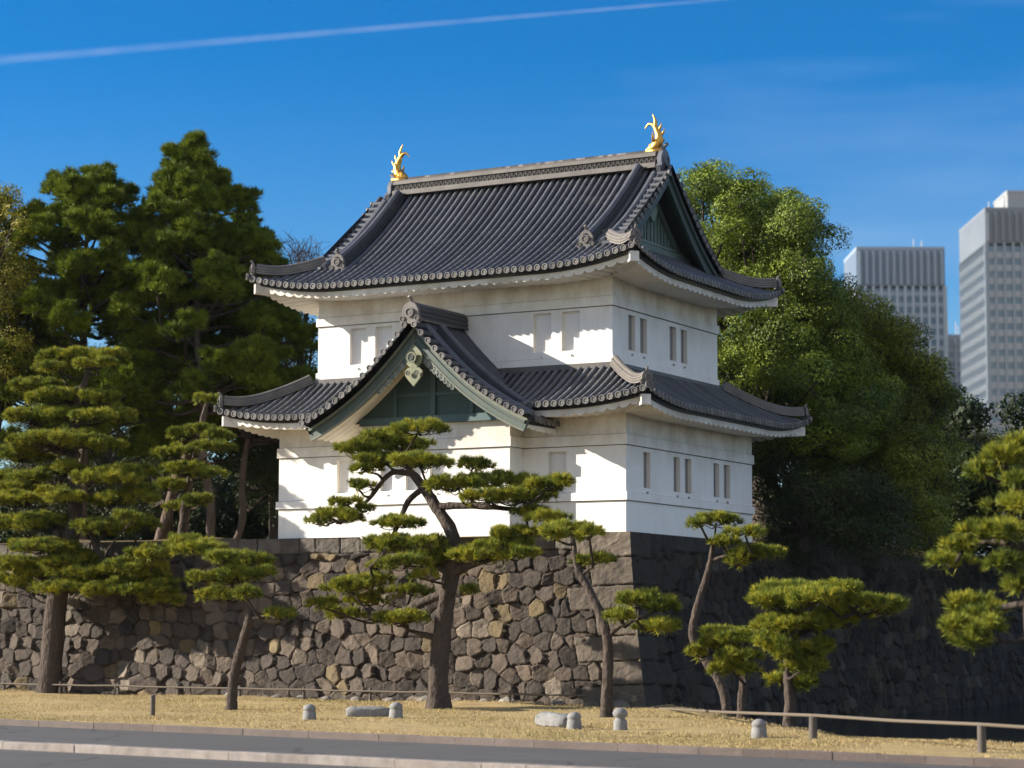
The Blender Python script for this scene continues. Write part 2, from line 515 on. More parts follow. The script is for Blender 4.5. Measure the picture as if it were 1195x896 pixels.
b = MB(); b.grid([[(0.5, -40, -0.75), (0.5, 90, -0.75)], [(160, -40, -0.75), (160, 90, -0.75)]])
tag(b.build('moat_water', M_WATER), kind='structure')

# plateau behind the stone wall
H = 5.075
xs = np.concatenate([np.arange(-90, 0.01, 1.0)])
ys = np.concatenate([np.arange(0.05, 60, 1.0), [90, 200]])
GX, GY = np.meshgrid(xs, ys, indexing='ij')
GZ = H - 0.06 + 0.25 * np.clip((-13.5 - GX) / 2, 0, 1) * np.clip(GY / 3, 0, 1) * (1 + 0.6 * np.sin(GX * 1.1) * np.sin(GY * 0.8 + 1)) + 0.5 * np.clip((GY - 13) / 8, 0, 1)
GZ = np.where(GX > -0.5, H - 0.06, GZ)
b = MB(); b.grid(np.stack([GX + 0.0, GY, GZ], -1))
tag(b.build('plateau_ground', M_SOIL, smooth=True), kind='structure')


# ------------------------------------------------------------------ stone wall: every stone is modelled relief
def batter(v):
    return 0.10 + 0.98 * np.clip(1 - v / H, 0, 1.3) ** 1.35


def stone_face(along, res_u, res_v, v0, right):
    """height field of fitted stones; along = length of wall from the corner"""
    r = np.random.default_rng(21 if right else 11)
    u = np.arange(0, along + res_u, res_u)
    v = np.linspace(v0, H, int((H - v0) / res_v) + 1)
    U, V = np.meshgrid(u, v, indexing='ij')
    rh, cw = 0.46, 0.56
    nr, ncol = int((H - v0) / rh) + 4, int(along / cw) + 6
    SX = (np.arange(ncol)[None] - 2 + 0.5 * (np.arange(nr)[:, None] % 2) + r.uniform(-0.30, 0.30, (nr, ncol))) * cw
    SY = v0 + (np.arange(nr)[:, None] - 1 + 0.5 + r.uniform(-0.22, 0.22, (nr, ncol))) * rh
    SY = SY + 0.10 * np.sin(SX * 0.8) + 0.07 * np.sin(SX * 0.23 + 1)
    wob = 0.030 * np.sin(U * 9 + 3 * np.sin(V * 7)) + 0.030 * np.sin(V * 11 + 2 * np.sin(U * 6))
    wob2 = 0.030 * np.sin(U * 8 + V * 10)
    ua, va = U + wob * 0.35, V + wob2 * 0.35
    ri = np.clip(((va - v0) / rh + 1).astype(int), 2, nr - 3)
    ci = np.clip((ua / cw + 2).astype(int), 2, ncol - 3)
    fx, fy = SX.ravel(), SY.ravel()
    wgt = r.uniform(-0.06, 0.06, nr * ncol)
    dist = lambda idx: (np.abs(ua - fx[idx]) ** 3 + (np.abs(va - fy[idx]) * 1.12) ** 3) ** (1 / 3) - wgt[idx]
    best = np.full(U.shape, 1e9); bi = np.zeros(U.shape, int)
    cand = [(dr, dc) for dr in (-2, -1, 0, 1, 2) for dc in (-2, -1, 0, 1, 2)]
    for dr, dc in cand:
        idx = (ri + dr) * ncol + ci + dc
        d = dist(idx)
        m = d < best
        best = np.where(m, d, best); bi = np.where(m, idx, bi)
    ed = np.full(U.shape, 1e9)
    ax, ay = fx[bi], fy[bi]
    for dr, dc in cand:
        idx = (ri + dr) * ncol + ci + dc
        e = (dist(idx) - best) * 0.5
        ed = np.where(idx == bi, ed, np.minimum(ed, e))
    n = nr * ncol
    tone = r.random(n)
    base = np.stack([0.060 + 0.125 * tone ** 1.6, 0.048 + 0.098 * tone ** 1.6, 0.039 + 0.074 * tone ** 1.6], -1)
    warm = r.random(n)
    base[warm > 0.93] = np.array([0.20, 0.155, 0.085]) * (0.7 + 0.5 * r.random(((warm > 0.93).sum(), 1)))
    base[warm < 0.05] = np.array([0.25, 0.21, 0.165]) * (0.8 + 0.4 * r.random(((warm < 0.05).sum(), 1)))
    base[(warm > .3) & (warm < .5)] *= np.array([0.82, 0.84, 0.9])
    push = r.uniform(0.0, 0.085, n); tx = r.normal(0, 0.20, n); ty = r.normal(0, 0.17, n)
    rnd = r.uniform(0.012, 0.036, n)
    sid = bi
    base = base * np.array([0.90, 0.85, 0.80])
    colr = base[sid]
    # top course: squared blocks
    top = V > H - 0.50 + 0.02 * np.sin(U * 3)
    tb = np.cumsum(r.uniform(0.45, 0.95, int(along / 0.45) + 4))
    tk = np.searchsorted(tb, U.ravel()).reshape(U.shape)
    tprev = np.where(tk > 0, tb[np.maximum(tk - 1, 0)], 0)
    tn = tb[tk]
    ted = np.minimum(np.minimum(U - tprev + (tk == 0) * 9, tn - U), np.minimum(V - (H - 0.50 + 0.02 * np.sin(U * 3)), H + 0.03 - V))
    tcol = np.stack([0.14 + 0 * tb, 0.118 + 0 * tb, 0.095 + 0 * tb], -1) * r.uniform(0.75, 1.2, (len(tb), 1))
    ed = np.where(top, ted, np.minimum(ed, np.where(V > H - 1.2, (H - 0.50 + 0.02 * np.sin(U * 3)) - V, 9)))
    colr = np.where(top[..., None], tcol[tk], colr)
    psh = np.where(top, 0.03 + 0.03 * np.sin(tk * 12.9), push[sid])
    tilt = np.where(top, 0.0, tx[sid] * (ua - ax) + ty[sid] * (va - ay))
    rd = np.where(top, 0.05, rnd[sid])
    # corner stones: long and short blocks laid alternately
    edges = [-2.5, -1.6, -0.85, -0.02, 0.70, 1.38, 2.10, 2.86, 3.55, 4.35, 5.3]
    lens_f = [1.1, 1.7, 1.0, 1.8, 1.1, 1.9, 1.15, 2.0, 1.2, 1.7]
    lens_r = [1.6, 1.0, 1.7, 1.0, 1.8, 1.1, 1.9, 1.1, 1.8, 1.2]
    lens = lens_r if right else lens_f
    cc = np.random.default_rng(5)
    for k in range(len(edges) - 1):
        e0, e1 = edges[k] - 0.05 * U, edges[k + 1] - 0.05 * U + (0.3 if k == len(edges) - 2 else 0)
        Lk = lens[k] + 0.08 * (V - edges[k])
        kc = np.array([0.135, 0.107, 0.08]) * cc.uniform(0.85, 1.3)
        inside = (V >= e0) & (V < e1) & (U < Lk)
        hh = np.minimum(V - e0, e1 - V) if k < len(edges) - 2 else V - e0
        ced = np.minimum(hh, Lk - U)
        if Lk.max() > 1.55:                              # a long block is split into a block and a closer
            pass
        ed = np.where(inside, ced, np.where((V >= e0) & (V < e1), np.minimum(ed, U - Lk), ed))
        colr = np.where(inside[..., None], kc, colr)
        psh = np.where(inside, 0.07, psh); tilt = np.where(inside, 0, tilt); rd = np.where(inside, 0.035, rd)
    gap = 0.006
    t = np.clip((ed - gap) / rd, 0, 1)
    bul = np.sqrt(np.clip(1 - (1 - t) ** 2, 0, 1))
    nz = np.zeros(U.shape)
    for fr, am in ((5, 0.016), (11, 0.012), (23, 0.007)):
        ph = r.uniform(0, 6, 4)
        nz += am * np.sin(U * fr + ph[0] + 1.5 * np.sin(V * fr * 0.8 + ph[1])) * np.sin(V * fr * 1.1 + ph[2] + sid * 1.7)
    nz = np.where(U < 0.03, 0, nz)
    h = bul * (0.09 + psh + tilt + nz) + r.normal(0, 0.003, U.shape) * (U > 0.03)
    h = np.maximum(h, -0.02)
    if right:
        colr = colr * np.array([0.33, 0.34, 0.35])           # deep shade of the moat side put into its stone colour
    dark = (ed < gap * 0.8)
    colr = np.where(dark[..., None], colr * 0.4, colr)      # soil and moss in the joints
    bt = batter(V)
    if not right:
        X = bt + np.where(U < 0.03, h, 0) - U
        P = np.stack([X, -bt - h, V], -1)
    else:
        Y = -bt - np.where(U < 0.03, h, 0) + U
        P = np.stack([bt + h, Y, V], -1)
    return P, colr


sw = empty('stone_wall', (0.5, -0.5, 0), 'tall battered wall of dark fitted stones carrying the white tower', 'stone wall')
b = MB()
P, c = stone_face(36.0, 0.032, 0.03, -0.3, False)
b.grid(P, c, flip=True)
b.build('sunlit_face', M_STONE, sw, smooth=True)
b = MB()
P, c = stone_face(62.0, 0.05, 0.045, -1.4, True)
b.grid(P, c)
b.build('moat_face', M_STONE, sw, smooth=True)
# flat top of the wall, between the face and the soil
b = MB()
b.grid([[(-36, -0.22, H - 0.004), (-36, 0.6, H - 0.004)], [(0.18, -0.22, H - 0.004), (-0.6, 0.6, H - 0.004)]], (0.16, 0.14, 0.11))
b.grid([[(0.18, -0.22, H - 0.006), (0.18, 61, H - 0.006)], [(-0.7, 0.7, H - 0.006), (-0.7, 61, H - 0.006)]], (0.16, 0.14, 0.11))
b.build('wall_top', M_STONE, sw)

# ------------------------------------------------------------------ the tower
W, D = 12.382, 9.273
UX0, UX1, UY0, UY1 = -11.496, -0.856, 0.822, 8.469
BX0, BX1, BP = -8.68, -3.423, 0.85
UT, UB, LB = 7.957, 7.649, 6.017
VT, VB, U0 = 12.214, 11.926, 10.153
XG = -6.05

kp = empty('castle_tower', (-W / 2, D / 2, H), 'white plastered two-storey Japanese castle tower with dark tiled roofs on the stone wall', 'castle tower')


def wall_panel(b, axis, plane, u0, u1, z0, z1, openings, sign):
    """vertical wall sheet with rectangular openings; axis 0: runs along x at y=plane; axis 1: along y at x=plane"""
    us = sorted({u0, u1, *[q for o in openings for q in o[:2]]})
    zs = sorted({z0, z1, *[q for o in openings for q in o[2:]]})
    for i in range(len(us) - 1):
        for j in range(len(zs) - 1):
            um, zm = (us[i] + us[i + 1]) / 2, (zs[j] + zs[j + 1]) / 2
            if any(o[0] < um < o[1] and o[2] < zm < o[3] for o in openings):
                continue
            q = [(us[i], zs[j]), (us[i + 1], zs[j]), (us[i + 1], zs[j + 1]), (us[i], zs[j + 1])]
            V = [((a, plane, z) if axis == 0 else (plane, a, z)) for a, z in q]
            b.add(V, [[0, 1, 2, 3]] if sign > 0 else [[3, 2, 1, 0]])


def window(parent, axis, plane, o, inward, material):
    """recessed shuttered opening: reveals, panel with a slim frame, and the stub of a drain below"""
    u0, u1, z0, z1 = o
    dep = 0.16
    def pt(u, z, d):
        return (u, plane + inward * d, z) if axis == 0 else (plane + inward * d, u, z)
    b = MB()
    e = 0.001
    for a, c in (((u0, z0), (u1, z0)), ((u1, z0), (u1, z1)), ((u1, z1), (u0, z1)), ((u0, z1), (u0, z0))):
        b.add([pt(*a, -e), pt(*c, -e), pt(*c, dep), pt(*a, dep)], [[0, 1, 2, 3]])
    win = b.build('window', M_PLASTER2, parent)
    p = MB()
    p.add([pt(u0, z0, dep), pt(u1, z0, dep), pt(u1, z1, dep), pt(u0, z1, dep)], [[0, 1, 2, 3]])
    f = 0.035
    for (a0, a1, c0, c1) in ((u0, u0 + f, z0, z1), (u1 - f, u1, z0, z1), (u0 + f, u1 - f, z1 - f, z1), (u0 + f, u1 - f, z0, z0 + f)):
        A, B_ = pt(a0 + .002, c0 + .002, dep - 0.03), pt(a1 - .002, c1 - .002, dep - .001)
        p.box(np.minimum(A, B_), np.maximum(A, B_))
    um = (u0 + u1) / 2
    A, B_ = pt(um - 0.03, z0 - 0.16, -0.05), pt(um + 0.03, z0 - 0.10, 0.02)
    p.box(np.minimum(A, B_), np.maximum(A, B_), (0.4, 0.4, 0.4))
    p.build('shutter', material, parent)
    return win


def band(b, x0, x1, y0, y1, z0, z1, e):
    b.box((x0 - e, y0 - e, z0), (x1 + e, y1 + e, z1))


# lower storey
wl_f = [(-10.16, -9.52, 6.47, 7.50), (-2.58, -1.98, 6.47, 7.50)]
wl_b = [(-7.98, -7.45, 6.43, 7.46), (-7.06, -6.52, 6.43, 7.46), (-6.20, -5.66, 6.43, 7.46)]
wl_r = [(1.16, 1.63, 6.43, 7.50), (3.25, 3.71, 6.43, 7.50), (4.06, 4.55, 6.43, 7.50), (6.20, 6.65, 6.43, 7.50), (7.0, 7.49, 6.43, 7.50)]
wu_f = [(-10.27, -9.65, 10.63, 11.80), (-9.31, -8.68, 10.63, 11.80), (-3.56, -2.94, 10.63, 11.83), (-2.58, -1.96, 10.63, 11.83)]
wu_r = [(1.89, 2.37, 10.69, 11.77), (2.70, 3.19, 10.69, 11.77), (4.81, 5.31, 10.69, 11.77), (5.64, 6.12, 10.69, 11.77)]
ZL, ZU = 8.75, 12.95
b = MB()
wall_panel(b, 0, 0.0, -W, 0, H - 0.08, ZL, wl_f, 1)
wall_panel(b, 1, 0.0, 0, D, H - 0.08, ZL, wl_r, 1)
wall_panel(b, 1, -W, 0, D, H - 0.08, ZL, [], -1)
wall_panel(b, 0, D, -W, 0, H - 0.08, ZL, [], -1)
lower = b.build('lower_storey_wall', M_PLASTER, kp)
for o in wl_f: window(lower, 0, 0.0, o, 1, M_PANEL)
for o in wl_r: window(lower, 1, 0.0, o, -1, M_PANEL2)


def ring(b, x0, x1, y0, y1, z0, z1, e, e2=None):
    """moulding round four walls, a chamfered shelf below"""
    e2 = e * 0.4 if e2 is None else e2
    q = lambda s, z: [(x0 - s, y0 - s, z), (x1 + s, y0 - s, z), (x1 + s, y1 + s, z), (x0 - s, y1 + s, z)]
    L = q(0.0, z0) + q(e, z0) + q(e, z1 - 0.012) + q(e - 0.012, z1) + q(0, z1)
    F = []
    for a in range(4):
        for k in range(4):
            F.append([a * 4 + k, a * 4 + (k + 1) % 4, a * 4 + 4 + (k + 1) % 4, a * 4 + 4 + k])
    b.add(L, F)


def shade_strip(parent, x0, x1, y0, y1, zs, e=0.012):
    """thin dark strips under and over a moulding, painted in as its shade lines"""
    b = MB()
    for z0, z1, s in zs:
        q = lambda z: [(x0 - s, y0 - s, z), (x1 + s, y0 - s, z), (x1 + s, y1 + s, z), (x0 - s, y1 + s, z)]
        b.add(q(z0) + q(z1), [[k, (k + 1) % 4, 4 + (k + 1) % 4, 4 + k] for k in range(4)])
    return b.build('shade_strip', M_LINE, parent)


def shade_strips_of(parent, x0, x1, y0, y1, bands):
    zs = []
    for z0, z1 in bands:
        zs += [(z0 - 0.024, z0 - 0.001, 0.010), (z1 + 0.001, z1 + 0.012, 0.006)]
    shade_strip(parent, x0, x1, y0, y1, zs)


b = MB()
ring(b, -W, 0, 0, D, UB, UT, 0.055)
ring(b, -W, 0, 0, D, LB, LB + 0.24, 0.065)
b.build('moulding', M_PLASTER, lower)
shade_strips_of(lower, -W, 0, 0, D, [(UB, UT), (LB, LB + 0.24)])
b = MB()
wall_panel(b, 0, -BP, BX0, BX1, H - 0.08, 8.75, wl_b, 1)
wall_panel(b, 1, BX1, -BP, 0.0, H - 0.08, 8.75, [], 1)
wall_panel(b, 1, BX0, -BP, 0.0, H - 0.08, 8.75, [], -1)
# underside of the bay where it overhangs the wall top
b.add([(BX0, -BP, H - 0.08), (BX1, -BP, H - 0.08), (BX1, 0, H - 0.08), (BX0, 0, H - 0.08)], [[3, 2, 1, 0]])
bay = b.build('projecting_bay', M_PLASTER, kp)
for o in wl_b: window(bay, 0, -BP, o, 1, M_PANEL)
b = MB()
ring(b, BX0, BX1, -BP, 0.3, UB, UT, 0.055)
ring(b, BX0, BX1, -BP, 0.3, LB, LB + 0.24, 0.065)
b.build('moulding', M_PLASTER, bay)
shade_strips_of(bay, BX0, BX1, -BP, -0.01, [(UB, UT), (LB, LB + 0.24)])
# upper storey
b = MB()
wall_panel(b, 0, UY0, UX0, UX1, 9.2, ZU, wu_f, 1)
wall_panel(b, 1, UX1, UY0, UY1, 9.2, ZU, wu_r, 1)
wall_panel(b, 1, UX0, UY0, UY1, 9.2, ZU, [], -1)
wall_panel(b, 0, UY1, UX0, UX1, 9.2, ZU, [], -1)
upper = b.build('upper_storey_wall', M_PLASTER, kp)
for o in wu_f: window(upper, 0, UY0, o, 1, M_PANEL)
for o in wu_r: window(upper, 1, UX1, o, -1, M_PANEL2)
b = MB()
ring(b, UX0, UX1, UY0, UY1, VB, VT, 0.055)
ring(b, UX0, UX1, UY0, UY1, 9.3, 10.42, 0.05)
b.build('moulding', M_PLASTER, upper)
shade_strips_of(upper, UX0, UX1, UY0, UY1, [(VB, VT), (9.5, 10.42)])

# ---- tiled roofs
TC = np.array([0.086, 0.089, 0.100])      # cover tile grey
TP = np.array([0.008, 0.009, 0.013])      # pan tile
TE = np.array([0.24, 0.22, 0.20])        # lime-washed tile ends
TL = np.array([0.22, 0.195, 0.17])         # lime mortar of the ridges
SP = 0.26


class Roof:
    def __init__(s, x0, x1, y0, y1, ze, zt, dt, a, lift, lw):
        s.__dict__.update(locals())

    def Z(s, d):
        q = np.asarray(d, float) / s.dt
        return s.ze + (s.zt - s.ze) * (s.a * q + (1 - s.a) * q * np.abs(q))

    def rng_(s, side):
        return (s.x0, s.x1) if side in 'FB' else (s.y0, s.y1)

    def lf(s, side, w, d):
        a, b_ = s.rng_(side)
        u = np.minimum(w - a, b_ - w)
        return s.lift * np.clip(1 - u / s.lw, 0, 1.1) ** 2.1 * np.clip(1 - np.asarray(d, float) / 3.0, 0, 1.1)

    def P(s, side, w, d, dz=0.0):
        w, d = np.broadcast_arrays(np.asarray(w, float), np.asarray(d, float))
        z = s.Z(d) + s.lf(side, w, d) + dz
        if side == 'F': return np.stack([w, s.y0 + d, z], -1)
        if side == 'B': return np.stack([w, s.y1 - d, z], -1)
        if side == 'R': return np.stack([s.x1 - d, w, z], -1)
        return np.stack([s.x0 + d, w, z], -1)

    def lat(s, side):
        return np.array([1.0, 0, 0]) if side in 'FB' else np.array([0, 1.0, 0])

    def out(s, side):
        return {'F': np.array([0, -1.0, 0]), 'B': np.array([0, 1.0, 0]), 'R': np.array([1.0, 0, 0]), 'L': np.array([-1.0, 0, 0])}[side]

    def tiles(s, b, side, dmax, dmin=lambda w: 0.0):
        a, e = s.rng_(side)
        n = int(round((e - a) / SP))
        sp = (e - a) / n
        lat = s.lat(side)
        for i in range(n):
            w0 = a + i * sp
            wc = w0 + sp / 2
            d0, d1 = dmin(wc), dmax(wc)
            # pan (trough) between two rows
            if min(dmax(w0), dmax(w0 + sp)) > -1 and d0 < d1:
                cols = []
                for w in (w0, w0 + sp * 0.3, w0 + sp * 0.7, w0 + sp):
                    m0, m1 = dmin(w), dmax(w)
                    cols.append(s.P(side, w, np.linspace(m0, max(m1, m0), 14), -0.0 if w in (w0, w0 + sp) else 0.0))
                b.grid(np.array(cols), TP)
            if d1 - d0 < 0.12:
                continue
            nt = max(2, int((d1 - d0) / 0.30))
            dd = np.linspace(d0, d1, nt + 1)
            ds = np.sort(np.concatenate([dd[:-1] + 0.004, dd[1:] - 0.004]))
            rr = np.tile([0.071, 0.064], nt)
            b.half_tube(s.P(side, np.full(len(ds), wc), ds, 0.0), lat, rr, 7, TC * rng.uniform(0.75, 1.3))
            if d0 == 0.0:
                p = s.P(side, wc, -0.03)
                b.disc(p + np.array([0, 0, 0.0]), s.out(side), (0, 0, 1), 0.098, 0.05, TE * rng.uniform(0.75, 1.15))
                # curved lip of the pan tile
                q0, q1 = s.P(side, wc + 0.09, -0.02, -0.005), s.P(side, wc + sp - 0.09, -0.02, -0.005)
                if wc + sp < e and dmin(wc + sp) == 0.0:
                    m = (q0 + q1) / 2
                    dn = np.array([0, 0, -0.075])
                    b.add([q0, q1, q1 + dn * 0.7, m + dn * 1.25, q0 + dn * 0.7], [[0, 1, 2, 3, 4]], TE * 0.55)

    def eave(s, bd, bw, bs, side, o, period, skip=None, depth=0.36):
        """dark eave board, white scalloped fascia and the plastered rafter soffit"""
        a, e = s.rng_(side)
        def P(w, d, z):       # absolute height above the eave line curve at d = 0
            q = s.P(side, w, d)
            q[..., 2] = s.ze + s.lf(side, np.clip(w, a, e), np.zeros_like(w)) + z
            return q
        def strip(b_, d0, z0, d1, z1, col, scal=None):
            n = int((e - a) / 0.045)
            w = np.linspace(a + d0, e - d0, n)
            rows = []
            for (d, z) in ((d0, z0), (d1, z1)):
                ww = np.clip(w, a + d, e - d)
                rows.append(P(ww, np.full(n, d), z if scal is None or (d, z) == (d0, z0) and d0 != d1 else z))
            return w, rows
        n = int((e - a) / 0.04)
        w = np.linspace(a, e, n)
        keep = np.ones(n, bool) if skip is None else ~((w > skip[0]) & (w < skip[1]))
        def emit(b_, A, B_, col):
            k = 0
            while k < n:
                if not keep[k]:
                    k += 1; continue
                j = k
                while j + 1 < n and keep[j + 1]: j += 1
                if j > k:
                    b_.grid(np.array([A[k:j + 1], B_[k:j + 1]]), col)
                k = j + 1
        cl = lambda d: np.clip(w, a + d, e - d)
        fr = (w / period) % 1.0
        sc_ = np.sqrt(np.clip(1 - (2 * fr - 1) ** 2, 0, 1)) * 0.115
        Pd = lambda d, z: P(cl(d), np.full(n, d), z)
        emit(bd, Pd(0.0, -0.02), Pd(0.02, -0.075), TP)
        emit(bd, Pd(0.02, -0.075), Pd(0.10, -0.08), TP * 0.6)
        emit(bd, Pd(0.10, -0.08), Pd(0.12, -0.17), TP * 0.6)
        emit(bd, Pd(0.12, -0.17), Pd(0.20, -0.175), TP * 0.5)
        emit(bw, Pd(0.20, -0.175), Pd(0.21, -0.255 - sc_), (1, 1, 1))
        ds = np.linspace(0.21, o + 0.02, 6)
        for d0, d1 in zip(ds[:-1], ds[1:]):
            A, B_ = P(cl(d0), np.full(n, d0), -0.255 - sc_ + 0.06 * (d0 - .21)), P(cl(d1), np.full(n, d1), -0.255 - sc_ + 0.06 * (d1 - .21))
            emit(bs, A, B_, (1, 1, 1))


OU, OL = 1.58, 1.40
RU = Roof(UX0 - OU, UX1 + OU, UY0 - OU, UY1 + OU, 12.97, 16.86, 5.40, 0.60, 0.46, 3.4)
RL = Roof(-W - OL, OL, -OL, D + OL, 8.80, 10.12, 2.22, 0.72, 0.34, 3.0)
YR = (RU.y0 + RU.y1) / 2
DR = YR - RU.y0
RU.dt = DR
XBR, XBL = -0.62, -11.74            # outer edges of the two main gables
XWR, XWL = -1.55, -10.81            # gable walls
GE, GZ0, GZT = 3.90, 8.32, 11.45    # front gable: half span, eave height, ridge height
YG = -2.10


def ZG(e):
    q = np.asarray(e, float) / GE
    return GZ0 + (GZT - GZ0) * (0.58 * q + 0.42 * q * np.abs(q))


def hip(side, w, R_):
    a, e = R_.rng_(side)
    return np.minimum(w - a, e - w)


def dmax_uf(w):
    return DR if XBL <= w <= XBR else float(hip('F', w, RU))


def dmax_us(w):
    return float(min(RU.x1 - XWR, hip('R', w, RU)))


def dmax_l(w): return float(min(OL + 0.84, hip('F', w, RL)))
def dmax_ls(w): return float(min(OL + 0.86, hip('R', w, RL)))


def dmin_lf(w):
    if abs(w - XG) > 3.45: return 0.0
    zg = float(ZG(GE - abs(w - XG))) - 0.12
    for d in np.linspace(0, 2.3, 47):
        if RL.Z(d) > zg: return float(d)
    return 9.0


up_roof = MB()
for sd in 'FB': RU.tiles(up_roof, sd, dmax_uf)
for sd in 'RL': RU.tiles(up_roof, sd, dmax_us)
lo_roof = MB()
RL.tiles(lo_roof, 'F', dmax_l, dmin_lf)
RL.tiles(lo_roof, 'B', dmax_l)
for sd in 'RL': RL.tiles(lo_roof, sd, dmax_ls)
du, dl, wu, wl, su_, sl_ = MB(), MB(), MB(), MB(), MB(), MB()
for sd in 'FBRL':
    RU.eave(du, wu, su_, sd, OU, 0.36)
    RL.eave(dl, wl, sl_, sd, OL, 0.36, (XG - 3.55, XG + 3.55) if sd == 'F' else None)
# corner beams under the hips
for R_, bw in ((RU, wu), (RL, wl)):
    for cx, cy, sx, sy in ((R_.x0, R_.y0, 1, 1), (R_.x1, R_.y0, -1, 1), (R_.x1, R_.y1, -1, -1), (R_.x0, R_.y1, 1, -1)):
        dv = np.array([sx, sy, 0]) / math.sqrt(2)
        sd = np.array([-dv[1], dv[0], 0])
        zc = R_.ze + R_.lift - 0.40
        c = np.array([cx, cy, zc]) + dv * 0.86
        bw.obox(c, dv * 0.72 + np.array([0, 0, -0.05]), sd * 0.14, np.array([0, 0, 0.15]))
roof_u = up_roof.build('upper_roof', M_TILE, kp)
roof_l = lo_roof.build('lower_roof', M_TILE, kp)
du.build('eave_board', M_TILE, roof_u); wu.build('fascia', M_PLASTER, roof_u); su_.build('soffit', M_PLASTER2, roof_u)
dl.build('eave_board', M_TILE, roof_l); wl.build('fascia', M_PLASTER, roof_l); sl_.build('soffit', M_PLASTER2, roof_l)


def ridge_run(b, path, w, h, pale=False, layers=3):
    """stacked tile ridge swept along a path: mortared courses and a round cap"""
    P = np.asarray(path, float)
    T = norm(np.gradient(P, axis=0))
    S = norm(np.cross(T, (0, 0, 1.0)))
    N = np.cross(S, T)
    base = TL if pale else TC * 0.8
    hh = np.linspace(0, h, layers * 2 + 1)
    for k in range(layers * 2):
        ww = w / 2 * (1.0 if k % 2 == 0 else 0.88) * (1 - 0.12 * k / (layers * 2))
        z0, z1 = hh[k], hh[k + 1]
        col = base * (1.0 if k % 2 == 0 else 0.6)
        Q = np.stack([P - S * ww + N * z0, P - S * ww + N * z1, P + S * ww + N * z1, P + S * ww + N * z0], 1)
        b.grid(Q, col)
        b.add(Q[0], [[0, 1, 2, 3]], col); b.add(Q[-1], [[3, 2, 1, 0]], col)
    cap = P + N * h
    th = np.linspace(-0.25, math.pi + 0.25, 9)
    r = w * 0.30
    Q = cap[:, None] + r * (np.cos(th)[None, :, None] * S[:, None] + np.sin(th)[None, :, None] * N[:, None])
    b.grid(Q, TL * 0.62 if pale else TC * 1.15)
    return P, T, S, N


def oni(b, c, face, size, col):
    """ridge-end tile: plate with shoulders, a boss and a horn"""
    face = norm(face); up = np.array([0, 0, 1.0]); sd = np.cross(up, face)
    c = np.asarray(c, float)
    pl = np.array([(-0.5, -0.25), (0.5, -0.25), (0.62, 0.0), (0.46, 0.12), (0.45, 0.45), (0.28, 0.72), (0.0, 0.84), (-0.28, 0.72), (-0.45, 0.45), (-0.46, 0.12), (-0.62, 0.0)]) * size
    b.prism(pl, c - face * 0.04 * size, sd, up, 0.16 * size + 0.03, col)
    b.disc(c + up * 0.30 * size + face * (0.12 * size + 0.03), face, up, 0.24 * size, 0.07 * size + .02, col * 1.25, 10)
    for sgn in (-1, 1):
        b.disc(c + up * 0.0 + sd * sgn * 0.42 * size + face * (0.12 * size + 0.02), face, up, 0.15 * size, 0.06 * size + .01, col * 1.1, 8)
    b.tube([c + up * 0.78 * size, c + up * 0.98 * size + face * 0.10 * size, c + up * 1.08 * size + face * 0.26 * size], [0.10 * size, 0.09 * size, 0.08 * size], 8, col * 1.2)


# main ridge
b = MB()
XL, XR = -10.95, -1.10
zb = 16.80
b.box((XL, YR - 0.34, zb), (XR, YR + 0.34, zb + 0.16), TL * 0.85)
b.box((XL, YR - 0.24, zb + 0.16), (XR, YR + 0.24, zb + 0.37), TP * 0.9)
x = XL + 0.08
k = 0
while x < XR - 0.05:                                  # the lattice of small tiles in the ridge
    for sgn in (-1, 1):
        for dz, off in ((0.21, 0.0), (0.315, 0.085)):
            b.disc((x + off, YR + sgn * 0.235, zb + dz), (0, sgn, 0), (0, 0, 1), 0.062, 0.045, TL * rng.uniform(0.5, 0.8), 6)
    x += 0.17
b.box((XL, YR - 0.31, zb + 0.37), (XR, YR + 0.31, zb + 0.47), TL * 0.9)
b.box((XL, YR - 0.25, zb + 0.47), (XR, YR + 0.25, zb + 0.53), TL * 0.6)
xx = np.linspace(XL, XR, 61)
rr = np.tile([0.125, 0.112], 31)[:61]
for i in range(0, 60, 1):
    b.half_tube([(xx[i] + .004, YR, zb + 0.53), (xx[i + 1] - .004, YR, zb + 0.53)], (0, 1, 0), [0.125, 0.112], 7, TL * rng.choice([0.35, 0.42, 0.5, 1.0, 1.25], p=[.28, .27, .2, .15, .1]))
b.build('main_ridge', M_TILE, roof_u)
b = MB()
oni(b, (XR + 0.10, YR, zb + 0.02), (1, 0, 0), 0.72, TC * 1.6)
b.build('ridge_end_tile', M_TILE, roof_u)
b = MB()
oni(b, (XL - 0.10, YR, zb + 0.02), (-1, 0, 0), 0.72, TC * 1.6)
b.build('ridge_end_tile', M_TILE, roof_u)

# descending ridges on the main slopes, hip ridges, gable-edge tiles
for xd in (XBR - 1.05, XBL + 1.05):
    for sd in 'FB':
        d = np.linspace(DR - 0.20, 1.55, 22)
        b = MB()
        p, T, S, N = ridge_run(b, RU.P(sd, np.full(22, xd), d, 0.04), 0.34, 0.26)
        b.build('descending_ridge', M_TILE, roof_u)
        b = MB()
        oni(b, p[-1] + T[-1] * 0.06 + np.array([0, 0, 0.02]), (T[-1][0], T[-1][1], 0), 0.52, TL * 0.62)
        b.build('ridge_end_tile', M_TILE, roof_u)


